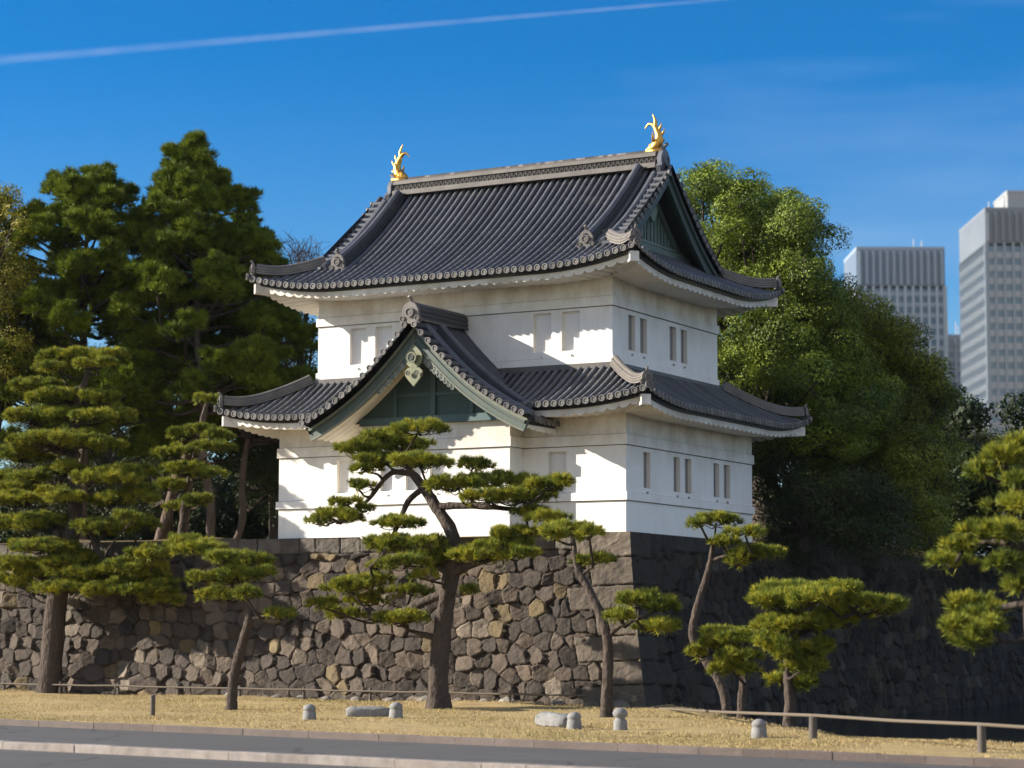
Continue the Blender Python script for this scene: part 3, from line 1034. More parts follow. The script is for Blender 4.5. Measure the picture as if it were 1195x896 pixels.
def hip_ridges(R_, parent, d_in, w, h, pales):
    for (sd, lo) in (('F', True), ('F', False), ('B', True), ('B', False)):
        d = np.linspace(d_in, 0.10, 16)
        wv = (R_.x0 + d) if lo else (R_.x1 - d)
        path = R_.P(sd, wv, d, 0.03)
        path[:, 2] += 0.16 * np.clip(1 - d / 1.0, 0, 1) ** 2
        b = MB()
        p, T, S, N = ridge_run(b, path, w, h, pale=pales)
        b.build('hip_ridge', M_TILE, parent)
        b = MB()
        oni(b, p[-1] + T[-1] * 0.05, (T[-1][0], T[-1][1], 0), 0.36, TL * 0.75)
        c = R_.P(sd, wv[-1:], d[-1:])[0]
        b.disc(c + np.array([T[-1][0], T[-1][1], 0]) * 0.22 + np.array([0, 0, 0.04]), (T[-1][0], T[-1][1], 0.1), (0, 0, 1), 0.11, 0.06, TE)
        b.half_tube([c - np.array([T[-1][0], T[-1][1], 0]) * 0.05, c + np.array([T[-1][0], T[-1][1], 0]) * 0.24 + np.array([0, 0, 0.04])], norm(np.array([-T[-1][1], T[-1][0], 0])), [0.09, 0.10], 7, TC)
        b.build('ridge_end_tile', M_TILE, parent)


hip_ridges(RU, roof_u, 1.75, 0.30, 0.24, True)
hip_ridges(RL, roof_l, 2.15, 0.30, 0.22, True)
# flashing course where the lower roof meets the upper wall
b = MB()
for (x0, x1, y0, y1) in ((UX0 - 0.2, UX1 + 0.2, UY0 - 0.14, UY0 - 0.045), (UX1 + 0.055, UX1 + 0.15, UY0 - 0.14, UY1 + 0.2), (UX0 - 0.15, UX0 - 0.055, UY0 - 0.04, UY1 + 0.2), (UX0 - 0.2, UX1 + 0.2, UY1 + 0.055, UY1 + 0.14)):
    b.box((x0, y0, 10.03), (x1, y1, 10.20), TL * 0.6)
b.build('flashing_course', M_TILE, roof_l)


def gable_edge_tiles(b, path_fn, ds, outv, length, lat_fn):
    """short tiles laid across the gable edge, each with a round end, and a long roll inside them"""
    for d in ds:
        p = path_fn(d)
        t = norm(path_fn(d + 0.05) - path_fn(d - 0.05))
        b.half_tube([p - outv * length, p + outv * 0.0], t, [0.076, 0.084], 6, TC * rng.uniform(0.8, 1.3))
        nrm = np.cross(t, outv); nrm *= np.sign(nrm[2])
        b.disc(p, outv, nrm, 0.098, 0.05, TE * rng.uniform(0.7, 1.2), 10)
    dd = np.linspace(ds[0], ds[-1], 24)
    pp = np.array([path_fn(d) - outv * (length + 0.05) for d in dd]); pp[:, 2] += 0.03
    b.tube(pp, 0.105, 8, TC * 1.25)
    qq = np.array([path_fn(d) for d in dd])
    # pan edge strip under the tiles
    b.grid(np.array([qq + np.array([0, 0, 0.0]), qq - outv * length]), TP)
    b.grid(np.array([qq, qq + np.array([0, 0, -0.09])]), TP * 0.7)


for xb, xw, sx in ((XBR, XWR, 1.0), (XBL, XWL, -1.0)):
    ge = MB(); bb = MB(); gw = MB(); pend = MB()
    outv = np.array([sx, 0, 0])
    for sd in 'FB':
        fn = lambda d, sd=sd: RU.P(sd, np.array(xb), np.array(d), 0.03)
        gable_edge_tiles(ge, fn, np.arange(1.40, DR - 0.15, 0.245), outv, 0.46, None)
        d = np.linspace(1.30, DR, 26)
        E_ = RU.P(sd, np.full(26, xb), d)
        def off(inw, dn): 
            q = E_ - outv * inw; q = q.copy(); q[:, 2] -= dn; return q
        # barge board in two steps
        for i0, t0, t1, c in ((0.10, 0.10, 0.26, (0.055, 0.075, 0.07)), (0.18, 0.24, 0.58, (0.040, 0.060, 0.055))):
            A, B_ = off(i0, t0), off(i0, t1)
            bb.grid(np.array([A, B_]), c); bb.grid(np.array([B_, off(i0 + 0.14, t1)]), c); bb.grid(np.array([off(i0 + .14, t1), off(i0 + .14, t0)]), c)
        # boarded underside of the gable overhang
        bb.grid(np.array([off(0.12, 0.10), off(0.98, 0.10)]), (0.05, 0.055, 0.05))
    # gable wall
    yy = np.linspace(RU.y0 + 1.9, RU.y1 - 1.9, 41)
    dd = np.minimum(yy - RU.y0, RU.y1 - yy)
    topz = RU.Z(dd) - 0.12
    botz = float(RU.Z(RU.x1 - XWR)) - 0.15
    A = np.stack([np.full(41, xw), yy, np.full(41, botz)], -1); B_ = np.stack([np.full(41, xw), yy, np.maximum(topz, botz + .01)], -1)
    gw.grid(np.array([A, B_]), (0.14, 0.20, 0.17))
    for yv in np.arange(YR - 2.4, YR + 2.41, 0.24):
        zt = float(RU.Z(min(yv - RU.y0, RU.y1 - yv))) - 0.25
        if zt > botz + .3:
            wide = 0.07 if abs(yv - YR) < 0.1 else 0.018
            gw.box((min(xw, xw + sx * 0.03), yv - wide, botz), (max(xw, xw + sx * 0.03), yv + wide, zt), (0.07, 0.10, 0.085))
    xa, xb2 = sorted((xw + sx * 0.002, xw + sx * 0.16))
    gw.box((xa, RU.y0 + 2.2, botz + 0.10), (xb2, RU.y1 - 2.2, botz + 0.30), (0.10, 0.14, 0.12))
    gw.box((xa, RU.y0 + 2.5, botz + 0.34), (xb2 - 0.06 * (sx > 0), RU.y1 - 2.5, botz + 0.42), (0.13, 0.18, 0.15))
    # inner frame along the gable and the pendant ornament
    for sd in 'FB':
        d = np.linspace(2.6, DR, 20)
        E2 = RU.P(sd, np.full(20, xw + sx * 0.10), d); E2[:, 2] -= 0.36
        F2 = E2.copy(); F2[:, 2] -= 0.26
        gw.grid(np.array([E2, F2]), (0.12, 0.165, 0.14)); G2 = F2.copy(); G2[:, 0] = xw; gw.grid(np.array([F2, G2]), (0.1, 0.14, 0.12))
    zt = RU.zt - 0.75
    pp = [(0, 0.25), (0.22, 0.05), (0.34, -0.2), (0.24, -0.42), (0.34, -0.6), (0.2, -0.82), (0, -1.0), (-0.2, -0.82), (-0.34, -0.6), (-0.24, -0.42), (-0.34, -0.2), (-0.22, 0.05)]
    pend.prism(pp, (xw + sx * 0.14, YR, zt), (0, sx, 0), (0, 0, 1), 0.08, (0.16, 0.22, 0.18))
    ge.build('gable_edge_tiles', M_TILE, roof_u)
    bb.build('barge_board', M_PATINA, roof_u)
    gw.build('gable_wall', M_PATINA, roof_u)
    pend.build('gable_pendant', M_PATINA, roof_u)

# ---- front gable over the bay
gr = MB()
def PG(sgn, y, e, dz=0.0):
    y, e = np.broadcast_arrays(np.asarray(y, float), np.asarray(e, float))
    lift = 0.10 * np.clip(1 - (y - YG) / 1.2, 0, 1) ** 2 * np.clip(1 - e / 2.0, 0, 1)
    return np.stack([XG + sgn * (GE - e), y, ZG(e) + lift + dz], -1)
ya, yb_ = YG + 0.5, 0.84
for sgn in (-1, 1):
    n = int((yb_ - ya) / SP)
    for i in range(n + 1):
        yc = ya + i * SP
        e0 = 0.0 if yc < -0.15 else 0.75
        nt = 14
        dd = np.linspace(e0, GE, nt + 1)
        ds = np.sort(np.concatenate([dd[:-1] + 0.004, dd[1:] - 0.004]))
        gr.half_tube(PG(sgn, yc, ds), (0, 1, 0), np.tile([0.071, 0.064], nt), 7, TC * rng.uniform(0.75, 1.3))
        if e0 == 0:
            gr.disc(PG(sgn, yc, -0.03), (sgn, 0, 0), (0, 0, 1), 0.098, 0.05, TE * rng.uniform(.7, 1.1))
    for (y0, y1, e0) in ((YG, -0.15, 0.0), (-0.15, 0.86, 0.75)):
        gr.grid(PG(sgn, np.linspace(y0, y1, 8)[None] * np.ones((14, 1)), np.linspace(e0, GE, 14)[:, None] * np.ones((1, 8))), TP)
    # eave edge of the gable's own slope
    yy = np.linspace(YG + 0.05, -0.15, 12)
    for (ea, za, eb, zb2) in ((0.0, 0.0, 0.02, -0.09), (0.02, -0.09, 0.10, -0.10), (0.10, -0.10, 0.12, -0.20)):
        gr.grid(np.array([PG(sgn, yy, ea) * [1, 1, 0] + [0, 0, GZ0 + 0.05 + za], PG(sgn, yy, eb) * [1, 1, 0] + [0, 0, GZ0 + 0.05 + zb2]]), TP * 0.7)
    gable_edge_tiles(gr, lambda e, sgn=sgn: PG(sgn, np.array(YG - 0.22), np.array(e), 0.03), np.arange(0.05, GE - 0.1, 0.245), np.array([0, -1.0, 0]), 0.60, None)
fg = gr.build('front_gable_roof', M_TILE, kp)
b = MB()
yy = np.linspace(YG - 0.04, UY0 - 0.03, 12)
p, T, S, N = ridge_run(b, np.stack([np.full(12, XG), yy, np.full(12, GZT + 0.02)], -1), 0.42, 0.40)
b.build('main_ridge', M_TILE, fg)
b = MB(); oni(b, (XG, YG - 0.10, GZT + 0.02), (0, -1, 0), 0.62, TL * 0.8); b.build('ridge_end_tile', M_TILE, fg)
for sgn in (-1, 1):
    b = MB()
    e = np.linspace(GE - 0.25, 0.42, 18)
    p, T, S, N = ridge_run(b, PG(sgn, np.full(18, YG + 0.98), e, 0.04), 0.30, 0.20)
    b.build('descending_ridge', M_TILE, fg)
    b = MB(); oni(b, p[-1] + T[-1] * 0.05, (sgn, 0, 0), 0.40, TL * 0.7); b.build('ridge_end_tile', M_TILE, fg)
# barge boards
for sgn in (-1, 1):
    b = MB()
    e = np.linspace(-0.02, GE + 0.0, 30)
    E_ = PG(sgn, np.full(30, YG), e)
    # direction square to the slope, in the plane of the board
    Tn = norm(np.gradient(E_, axis=0)); Nn = norm(np.cross(Tn, (0, 1.0, 0))); Nn *= np.sign(Nn[:, 2:3])
    def off(dy, dn):
        q = E_ - Nn * dn; q = q.copy(); q[:, 1] = YG + dy
        s_ = (q[:, 0] - XG) * sgn
        q[:, 0] = XG + sgn * np.maximum(s_, 0.0)
        return q
    PAT, PATL = np.array([0.062, 0.080, 0.062]), np.array([0.155, 0.158, 0.11])
    for dy, t0, t1, c in ((0.08, 0.10, 0.19, PATL), (0.14, 0.17, 0.30, PAT), (0.11, 0.29, 0.45, PAT * 1.15), (0.09, 0.44, 0.50, PATL * 0.9)):
        A, B_, C_, D_ = off(dy, t0), off(dy, t1), off(dy + 0.12, t1), off(dy + 0.12, t0)
        for q0, q1 in ((A, B_), (B_, C_), (C_, D_), (D_, A)):
            b.grid(np.array([q0, q1]), c)
        b.add([A[0], B_[0], C_[0], D_[0]], [[0, 1, 2, 3]], c)
    b.build('barge_board', M_PATINA, fg)
# underside of the gable overhang with plastered rafters, following the slope
b = MB()
yy = np.linspace(YG + 0.22, -0.05, 60)
for sgn in (-1, 1):
    sc_ = np.sqrt(np.clip(1 - (2 * ((yy / 0.34) % 1.0) - 1) ** 2, 0, 1)) * 0.08
    e = np.linspace(0.14, GE, 24)
    Q = PG(sgn, yy[None] * np.ones((24, 1)), e[:, None] * np.ones((1, 60)), -0.30)
    Q[..., 2] -= sc_[None]
    b.grid(Q)
    # end board of the eave
    A = PG(sgn, yy, 0.14, -0.16); b.grid(np.array([A, Q[0]]))
b.build('soffit', M_PLASTER2, fg)
# tympanum: beam, dark boarded panels, posts
b = MB()
yt = -BP - 0.045
zb_ = 8.50
xx = np.linspace(XG - 2.9, XG + 2.9, 41)
tz = ZG(GE - np.abs(xx - XG)) - 0.34
b.grid(np.array([np.stack([xx, np.full(41, yt), np.full(41, zb_ + 0.02)], -1), np.stack([xx, np.full(41, yt), np.maximum(tz, zb_ + .05)], -1)]), (0.030, 0.058, 0.052))
b.box((XG - 2.62, yt - 0.10, zb_ - 0.03), (XG + 2.62, yt - 0.002, zb_ + 0.17), (0.06, 0.11, 0.11))
b.box((XG - 2.62, yt - 0.13, zb_ - 0.06), (XG + 2.62, yt + 0.02, zb_ - 0.03), (0.05, 0.09, 0.09))
b.box((XG - 0.09, yt - 0.08, zb_ + 0.17), (XG + 0.09, yt - 0.003, 10.7), (0.05, 0.09, 0.09))
for s_ in (-1, 1):
    b.box((XG + s_ * 1.35 - 0.06, yt - 0.06, zb_ + 0.17), (XG + s_ * 1.35 + 0.06, yt - 0.003, 9.55), (0.05, 0.09, 0.09))
    b.box((XG + min(s_ * 0.09, s_ * 1.30), yt - 0.05, 9.28), (XG + max(s_ * 0.09, s_ * 1.30), yt - 0.003, 9.38), (0.05, 0.09, 0.09))
b.build('tympanum', M_PATINA, fg)
# the carved pendant and the carved strips beside it
b = MB()
gc = np.array([0.23, 0.225, 0.12])
yp = YG + 0.02
za = float(ZG(GE)) - 1.02
th = np.linspace(0, 2 * math.pi, 17)[:-1]
up_ = [(0, 0.30)] + [(0.30 * math.cos(t), -0.12 + 0.30 * math.sin(t)) for t in np.linspace(0.9, -1.2, 9)] + [(0.10, -0.42)]
up_ = up_ + [(-x_, z_) for x_, z_ in up_[::-1][:-1]]
b.prism(up_, (XG, yp, za), (-1, 0, 0), (0, 0, 1), 0.07, gc)
b.disc((XG, yp - 0.085, za - 0.12), (0, -1, 0), (0, 0, 1), 0.17, 0.05, gc * 0.75, 14)
b.disc((XG, yp - 0.12, za - 0.12), (0, -1, 0), (0, 0, 1), 0.085, 0.03, np.array([0.03, 0.035, 0.03]), 8)
lo_ = [(0.07, -0.40), (0.20, -0.42), (0.31, -0.52), (0.29, -0.66), (0.17, -0.80), (0.0, -0.98)]
lo_ = lo_ + [(-x_, z_) for x_, z_ in lo_[::-1][1:]]
b.prism(lo_, (XG, yp + 0.005, za), (-1, 0, 0), (0, 0, 1), 0.07, gc * 0.95)
for s_ in (-1, 1):
    b.disc((XG + s_ * 0.15, yp - 0.066, za - 0.58), (0, -1, 0), (0, 0, 1), 0.08, 0.03, gc * 0.45, 8)
    for k in range(9):
        ee = GE - 0.34 - 0.12 * k
        p = PG(s_, np.array(YG + 0.16), np.array(ee)) - np.array([0, 0, 0.86 - 0.012 * k])
        b.disc(p, (0, -1, 0), (0, 0, 1), 0.105 - 0.005 * k, 0.05, np.array([0.33, 0.34, 0.28]) * (1.0 if k % 2 else 0.75), 7)
b.build('gable_pendant', M_PATINA, fg)


# ---- golden fish on the ridge ends
def fish(x, sgn):
    """sgn = +1: the tail curls towards +x"""
    b = MB()
    L = lambda a, z: (x + sgn * a, YR, zb + 0.62 + z)
    body = smooth_path([L(0.26, 0.02), L(0.06, 0.08), L(-0.10, 0.24), L(-0.13, 0.46), L(-0.04, 0.66), L(0.02, 0.80)], 5)
    r = np.interp(np.linspace(0, 1, len(body)), [0, 0.12, 0.35, 0.7, 1], [0.09, 0.16, 0.17, 0.11, 0.07])
    b.tube(body, r, 10, (1, 1, 1), rough=0.05)
    b.box((x - 0.26, YR - 0.17, zb + 0.52), (x + 0.26, YR + 0.17, zb + 0.64))
    b.tube(smooth_path([L(0.02, 0.74), L(-0.01, 0.90), L(0.02, 1.04), L(0.10, 1.19)], 4), np.linspace(0.085, 0.015, 13), 7)
    b.tube(smooth_path([L(0.0, 0.76), L(0.12, 0.86), L(0.25, 0.86), L(0.36, 0.74)], 4), np.linspace(0.08, 0.015, 13), 7)
    for a, z, da, dz in ((-0.22, 0.42, -0.12, 0.24), (-0.16, 0.60, -0.06, 0.26), (-0.20, 0.22, -0.14, 0.10)):   # dorsal spines
        b.tube([L(a + 0.08, z), L(a + da * 0.5, z + dz * 0.5), L(a + da, z + dz)], [0.06, 0.045, 0.01], 6)
    for s_ in (-1, 1):                                    # side fins and eyes
        c = np.array(L(0.02, 0.26))
        b.tube([c + [0, s_ * 0.12, 0], c + [-sgn * 0.05, s_ * 0.24, 0.14], c + [-sgn * 0.06, s_ * 0.28, 0.28]], [0.05, 0.04, 0.008], 6)
        c = np.array(L(0.12, 0.16))
        b.disc(c + [0, s_ * 0.12, 0], (0, s_, 0), (0, 0, 1), 0.04, 0.03, (1, 1, 1), 8)
    o = b.build('roof_fish', M_GOLD, kp, smooth=True)
    return o


tag(fish(-10.85, 1.0), 'golden fish ornament on the left end of the main ridge')
tag(fish(-1.25, -1.0), 'golden fish ornament on the right end of the main ridge')

# ------------------------------------------------------------------ trees
def tufts(b, C, Dv, L, n, wid, col, r, spread=0.55, NN=None):
    """needle tufts: n thin needles fanning out from every centre"""
    N_ = len(C)
    d = Dv[:, None, :] + r.normal(0, spread, (N_, n, 3))
    d = norm(d)
    ln = L * r.uniform(0.65, 1.15, (N_, n, 1))
    nrm_ = (NN[:, None, :] if NN is not None else 0) + r.normal(0, 0.45, (N_, n, 3))
    sd = norm(np.cross(d, nrm_)) * wid
    c0 = C[:, None, :] + r.normal(0, 0.012, (N_, n, 3))
    tip = c0 + d * ln
    V = np.stack([c0 - sd, c0 + sd, tip], 2).reshape(-1, 3)
    k = col[:, None, None, :] * r.uniform(0.78, 1.22, (N_, n, 1, 1)) * np.array([0.85, 0.85, 1.15]).reshape(1, 1, 3, 1)
    b.add(V, np.arange(len(V)).reshape(-1, 3), k.reshape(-1, 3))


NEED_D, NEED_M, NEED_Y = np.array([0.026, 0.050, 0.010]), np.array([0.180, 0.205, 0.024]), np.array([0.460, 0.400, 0.036])


def pad(b, c, rx, ry, rz, r, blob=0.22, tuft_n=19, need=20, L=0.17, wid=0.012, yellow=0.5, tint=(1, 1, 1)):
    """one cloud-like pad of foliage: overlapping lumps of upward needle tufts"""
    c = np.asarray(c, float)
    k = max(3, int(1.5 * rx * ry / (blob * blob) + 1))
    a = r.uniform(0, 2 * math.pi, k); q = np.sqrt(r.random(k)) * 0.92
    px_, py_ = np.cos(a) * q, np.sin(a) * q
    top = np.sqrt(np.clip(1 - q * q, 0, 1))
    # lumps lie across the view so the pad keeps its outline: width along the view's right vector
    right = _rt; fwd = np.array([-_rt[1], _rt[0], 0])
    lump = c + px_[:, None] * rx * right + py_[:, None] * ry * fwd
    lump[:, 2] += rz * (top * r.uniform(0.25, 1.0, k) - 0.35)
    lr = blob * r.uniform(0.7, 1.25, k)
    C, Dv, Cl, Nn = [], [], [], []
    tone = r.random(k)
    for i in range(k):
        m = int(tuft_n * (lr[i] / blob) ** 2)
        d = norm(r.normal(size=(m, 3)) * [1, 1, 0.8] + [0, 0, 0.5])
        p = lump[i] + d * lr[i] * np.array([1, 1, 0.5]) * r.uniform(0.55, 1.0, (m, 1))
        C.append(p); Dv.append(d * [1.0, 1.0, 0.7] + [0, 0, 0.65]); Nn.append(d)
        t = np.clip(tone[i] * 0.45 + 0.60 * r.random(m) - 0.02, 0, 1)[:, None]
        y = (np.clip((t - 0.45) / 0.55, 0, 1)) * yellow
        low = t < 0.36
        Cl.append(np.where(low, NEED_D * 0.6 + NEED_M * 0.4, NEED_M * (1 - y) + NEED_Y * y) * np.asarray(tint))
    tufts(b, np.concatenate(C), np.concatenate(Dv), L, need, wid, np.concatenate(Cl), r, NN=np.concatenate(Nn))
    return lump


BARK = np.array([0.085, 0.066, 0.054])


def limb_px(b, pts, y, widths, col=BARK, seg=9, dy=None):
    """a limb surveyed as (x, y) places of the view at distance-plane y; widths in the same units"""
    dy = dy or [0] * len(pts)
    P = np.array([at(p[0], p[1], y + q) for p, q in zip(pts, dy)])
    S = smooth_path(P, 6)
    wd = np.interp(np.linspace(0, 1, len(S)), np.linspace(0, 1, len(widths)), widths)
    rad = wd / 2 / ppm(P[0])
    b.tube(S, rad, seg, col, rough=0.06)
    return S, rad


def twig(b, p0, p1, r0, r1, r, sag=0.1, col=BARK * 0.6):
    p0, p1 = np.asarray(p0), np.asarray(p1)
    m = (p0 * 0.6 + p1 * 0.4) + r.normal(0, 0.08, 3) * np.linalg.norm(p1 - p0) + np.array([0, 0, -sag * np.linalg.norm(p1 - p0)])
    S = smooth_path([p0, m, p1], 5)
    b.tube(S, np.linspace(r0, r1, len(S)), 6, col, rough=0.08, cap=False)


def garden_pine(label, base, y, limbs, pads, seed, group='garden pines below the stone wall', yellow=0.8, dyr=0.9, L=0.19, blob=0.21, wid=0.0115, name='garden_pine', flat=1.0, extra=0.0):
    r = np.random.default_rng(seed)
    base = np.asarray(base, float)
    t = empty(name, base, label, 'pine tree', group)
    tr = MB()
    pts = []
    first = True
    for pl, wd in limbs:
        if first:
            P0 = at(pl[0][0], pl[0][1], y)
            S, rad = limb_px(tr, pl, y, wd)
            # root flare reaching into the ground
            tr.tube([base + [0, 0, -0.25], base + [0, 0, 0.0], S[2]], [rad[0] * 1.4, rad[0] * 1.18, rad[2]], 10, BARK, rough=0.1, cap=False)
            first = False
        else:
            S, rad = limb_px(tr, pl, y, wd)
        pts.append(S)
    allp = np.vstack(pts)
    fo = MB()
    pads = list(pads) + [(p[0] + r.uniform(-.8, .8) * p[2], p[1] + r.uniform(-1.1, 1.1) * p[3], p[2] * 0.8, p[3] * 0.9) for p in pads if r.random() < extra]
    for (px, py, rx, rz) in pads:
        dy = r.uniform(-dyr * 1.3, dyr * 0.8)
        c = at(px, py, y + dy)
        kk = ppm(c)
        RX, RZ = rx / kk, rz / kk * flat
        RY = RX * r.uniform(0.75, 1.0)
        lump = pad(fo, c + np.array([0, 0, -0.15 * RZ]), max(RX - 0.05, 0.15), max(RY - 0.05, .15), RZ * 0.92, r, yellow=yellow, L=L, blob=min(blob, max(RX * .7, .14)), wid=wid)
        # the branch that carries the pad, and branchlets under it
        e = c + np.array([0, 0, -0.45 * RZ])
        w_ = np.linalg.norm(allp - e, axis=1) + 0.8 * np.clip(allp[:, 2] - e[2], 0, 9)
        j = int(np.argmin(w_))
        twig(tr, allp[j], e, 0.045, 0.028, r, 0.10)
        for q in lump[r.permutation(len(lump))[:max(3, len(lump) // 2)]]:
            twig(tr, e + r.normal(0, 0.03, 3), q + np.array([0, 0, -0.05]), 0.02, 0.008, r, 0.12)
    tr.build('trunk', M_BARK, t, smooth=True)
    fo.build('crown', M_NEEDLE, t, smooth=None)
    return t


# central pine
B3 = atz(511, 829); B3[1] = B3[1]
garden_pine('large spreading pine with a thick bent trunk in front of the white bay', B3, B3[1],
    [([(511, 829), (513, 770), (521, 700), (529, 655), (533, 632)], [27, 22, 20, 19, 16]),
     ([(533, 640), (524, 615), (508, 590), (494, 568), (478, 549)], [16, 15, 14, 12, 9]),
     ([(478, 552), (455, 553), (432, 580), (412, 600), (384, 611)], [8, 6, 5, 4, 3]),
     ([(505, 592), (535, 590), (575, 592), (615, 596)], [10, 8, 6, 4]),
     ([(480, 553), (470, 530), (455, 520), (440, 520)], [8, 6, 5, 4]),
     ([(519, 692), (495, 702), (470, 714), (443, 723)], [11, 11, 10, 8]),
     ([(527, 668), (555, 656), (590, 648)], [16, 11, 7]),
     ([(527, 668), (500, 655), (470, 645)], [14, 9, 6]),
     ([(492, 571), (478, 583), (467, 605), (452, 640), (432, 662)], [7, 7, 6, 5, 4]),
     ([(516, 745), (500, 742), (475, 735)], [10, 8, 3])],
    [(488, 500, 36, 12), (446, 508, 30, 12), (424, 522, 32, 15), (470, 518, 40, 14), (490, 538, 38, 11), (450, 536, 40, 12), (428, 548, 18, 6),
     (551, 541, 23, 13), (419, 566, 22, 10), (405, 585, 20, 9), (392, 602, 30, 14), (372, 608, 12, 9), (428, 594, 12, 6), (466, 610, 33, 9),
     (535, 564, 40, 14), (580, 560, 48, 14), (640, 564, 32, 15), (610, 578, 42, 14), (570, 580, 30, 10), (639, 603, 27, 10), (614, 596, 24, 14),
     (445, 636, 32, 13), (470, 632, 30, 12), (494, 631, 27, 11), (512, 650, 44, 17), (476, 655, 30, 12), (586, 635, 40, 18), (560, 648, 34, 15), (602, 622, 30, 10), (608, 645, 22, 12),
     (412, 684, 42, 18), (380, 704, 22, 13), (435, 677, 25, 14), (400, 716, 22, 8), (428, 700, 24, 10), (480, 690, 24, 9), (470, 722, 36, 10), (440, 660, 18, 8), (547, 688, 14, 9), (491, 671, 16, 8)], 31)
# slim pine at the wall's corner
B4 = atz(707, 841)
garden_pine('slim leaning pine at the corner of the stone wall with few pads', B4, B4[1],
    [([(707, 841), (709, 795), (709, 748), (701, 718), (688, 690), (676, 668), (671, 650), (670, 634)], [16, 13, 12, 11, 10, 9, 7, 5]),
     ([(709, 742), (725, 730), (745, 722)], [7, 5, 4]), ([(678, 672), (690, 662)], [5, 4])],
    [(667, 619, 34, 11), (645, 624, 18, 8), (688, 624, 16, 8), (695, 654, 26, 8), (752, 699, 32, 11), (768, 708, 20, 8), (727, 721, 24, 9), (765, 732, 26, 10)], 32)
# pine rising beside the shaded face
B4b = at(850, 838, -4.6); B4b[2] = float(ground_z(B4b[0], B4b[1]))
garden_pine('thin crooked pine before the shaded wall face, behind the rounded short pine', B4b, B4b[1],
    [([(850, 838), (842, 800), (820, 765), (808, 742), (812, 715), (821, 685), (828, 660), (832, 636)], [12, 12, 11, 10, 10, 9, 8, 5]), ([(828, 655), (850, 648), (875, 645)], [5, 4, 3])],
    [(835, 607, 28, 11), (818, 611, 14, 7), (870, 621, 22, 9), (843, 633, 16, 6), (884, 646, 32, 11), (862, 656, 14, 8)], 33)
# two small pines by the rail
B5 = atz(866, 841)
garden_pine('short pine by the wooden rail with a low rounded crown', B5, B5[1],
    [([(866, 841), (866, 815), (868, 790), (866, 765), (860, 745)], [13, 11, 10, 8, 5]), ([(867, 780), (850, 765), (835, 758)], [6, 5, 4])],
    [(835, 752, 32, 15), (872, 744, 30, 16), (857, 780, 25, 10), (865, 765, 30, 12), (845, 738, 22, 9), (822, 762, 18, 9)], 34, extra=0.4)
B6 = atz(921, 851)
garden_pine('dense bright pine by the wooden rail, widest crown right of the tower', B6, B6[1],
    [([(921, 851), (922, 815), (919, 785), (920, 750), (925, 715)], [15, 13, 11, 9, 6]), ([(922, 745), (960, 728), (1000, 715)], [7, 6, 4])],
    [(926, 688, 45, 13), (906, 700, 32, 13), (956, 696, 40, 13), (1025, 704, 30, 16), (1040, 710, 14, 10), (982, 718, 35, 15), (921, 727, 46, 14), (960, 728, 30, 12), (1000, 702, 30, 12), (930, 761, 38, 17), (956, 757, 22, 12), (905, 748, 24, 12), (915, 793, 18, 9), (936, 800, 11, 10), (935, 778, 26, 10)], 35, extra=0.4)
# near pine at the right edge
B7 = np.array([0, 0, 0.0]); p7 = at(1203, 900, -20.0); B7 = np.array([p7[0], p7[1], -0.13 if p7[1] < k1(p7[0]) else 0.0])
garden_pine('pine cut by the right edge of the photo, nearest the road', B7, -20.0,
    [([(1212, 915), (1207, 860), (1204, 790), (1200, 700), (1204, 620), (1198, 540)], [15, 14, 13, 12, 10, 6]), ([(1195, 705), (1175, 708), (1150, 718), (1125, 735)], [9, 8, 6, 4]), ([(1198, 640), (1160, 632), (1125, 638)], [8, 6, 4])],
    [(1171, 535, 34, 16), (1150, 552, 18, 12), (1190, 520, 22, 12), (1174, 589, 36, 11), (1166, 619, 40, 12), (1121, 638, 25, 12), (1112, 655, 20, 12), (1181, 660, 28, 13), (1190, 682, 24, 11), (1140, 712, 34, 20), (1113, 732, 22, 15), (1131, 747, 20, 9), (1150, 735, 20, 9), (1195, 562, 20, 12)], 36, dyr=0.6, extra=0.15)
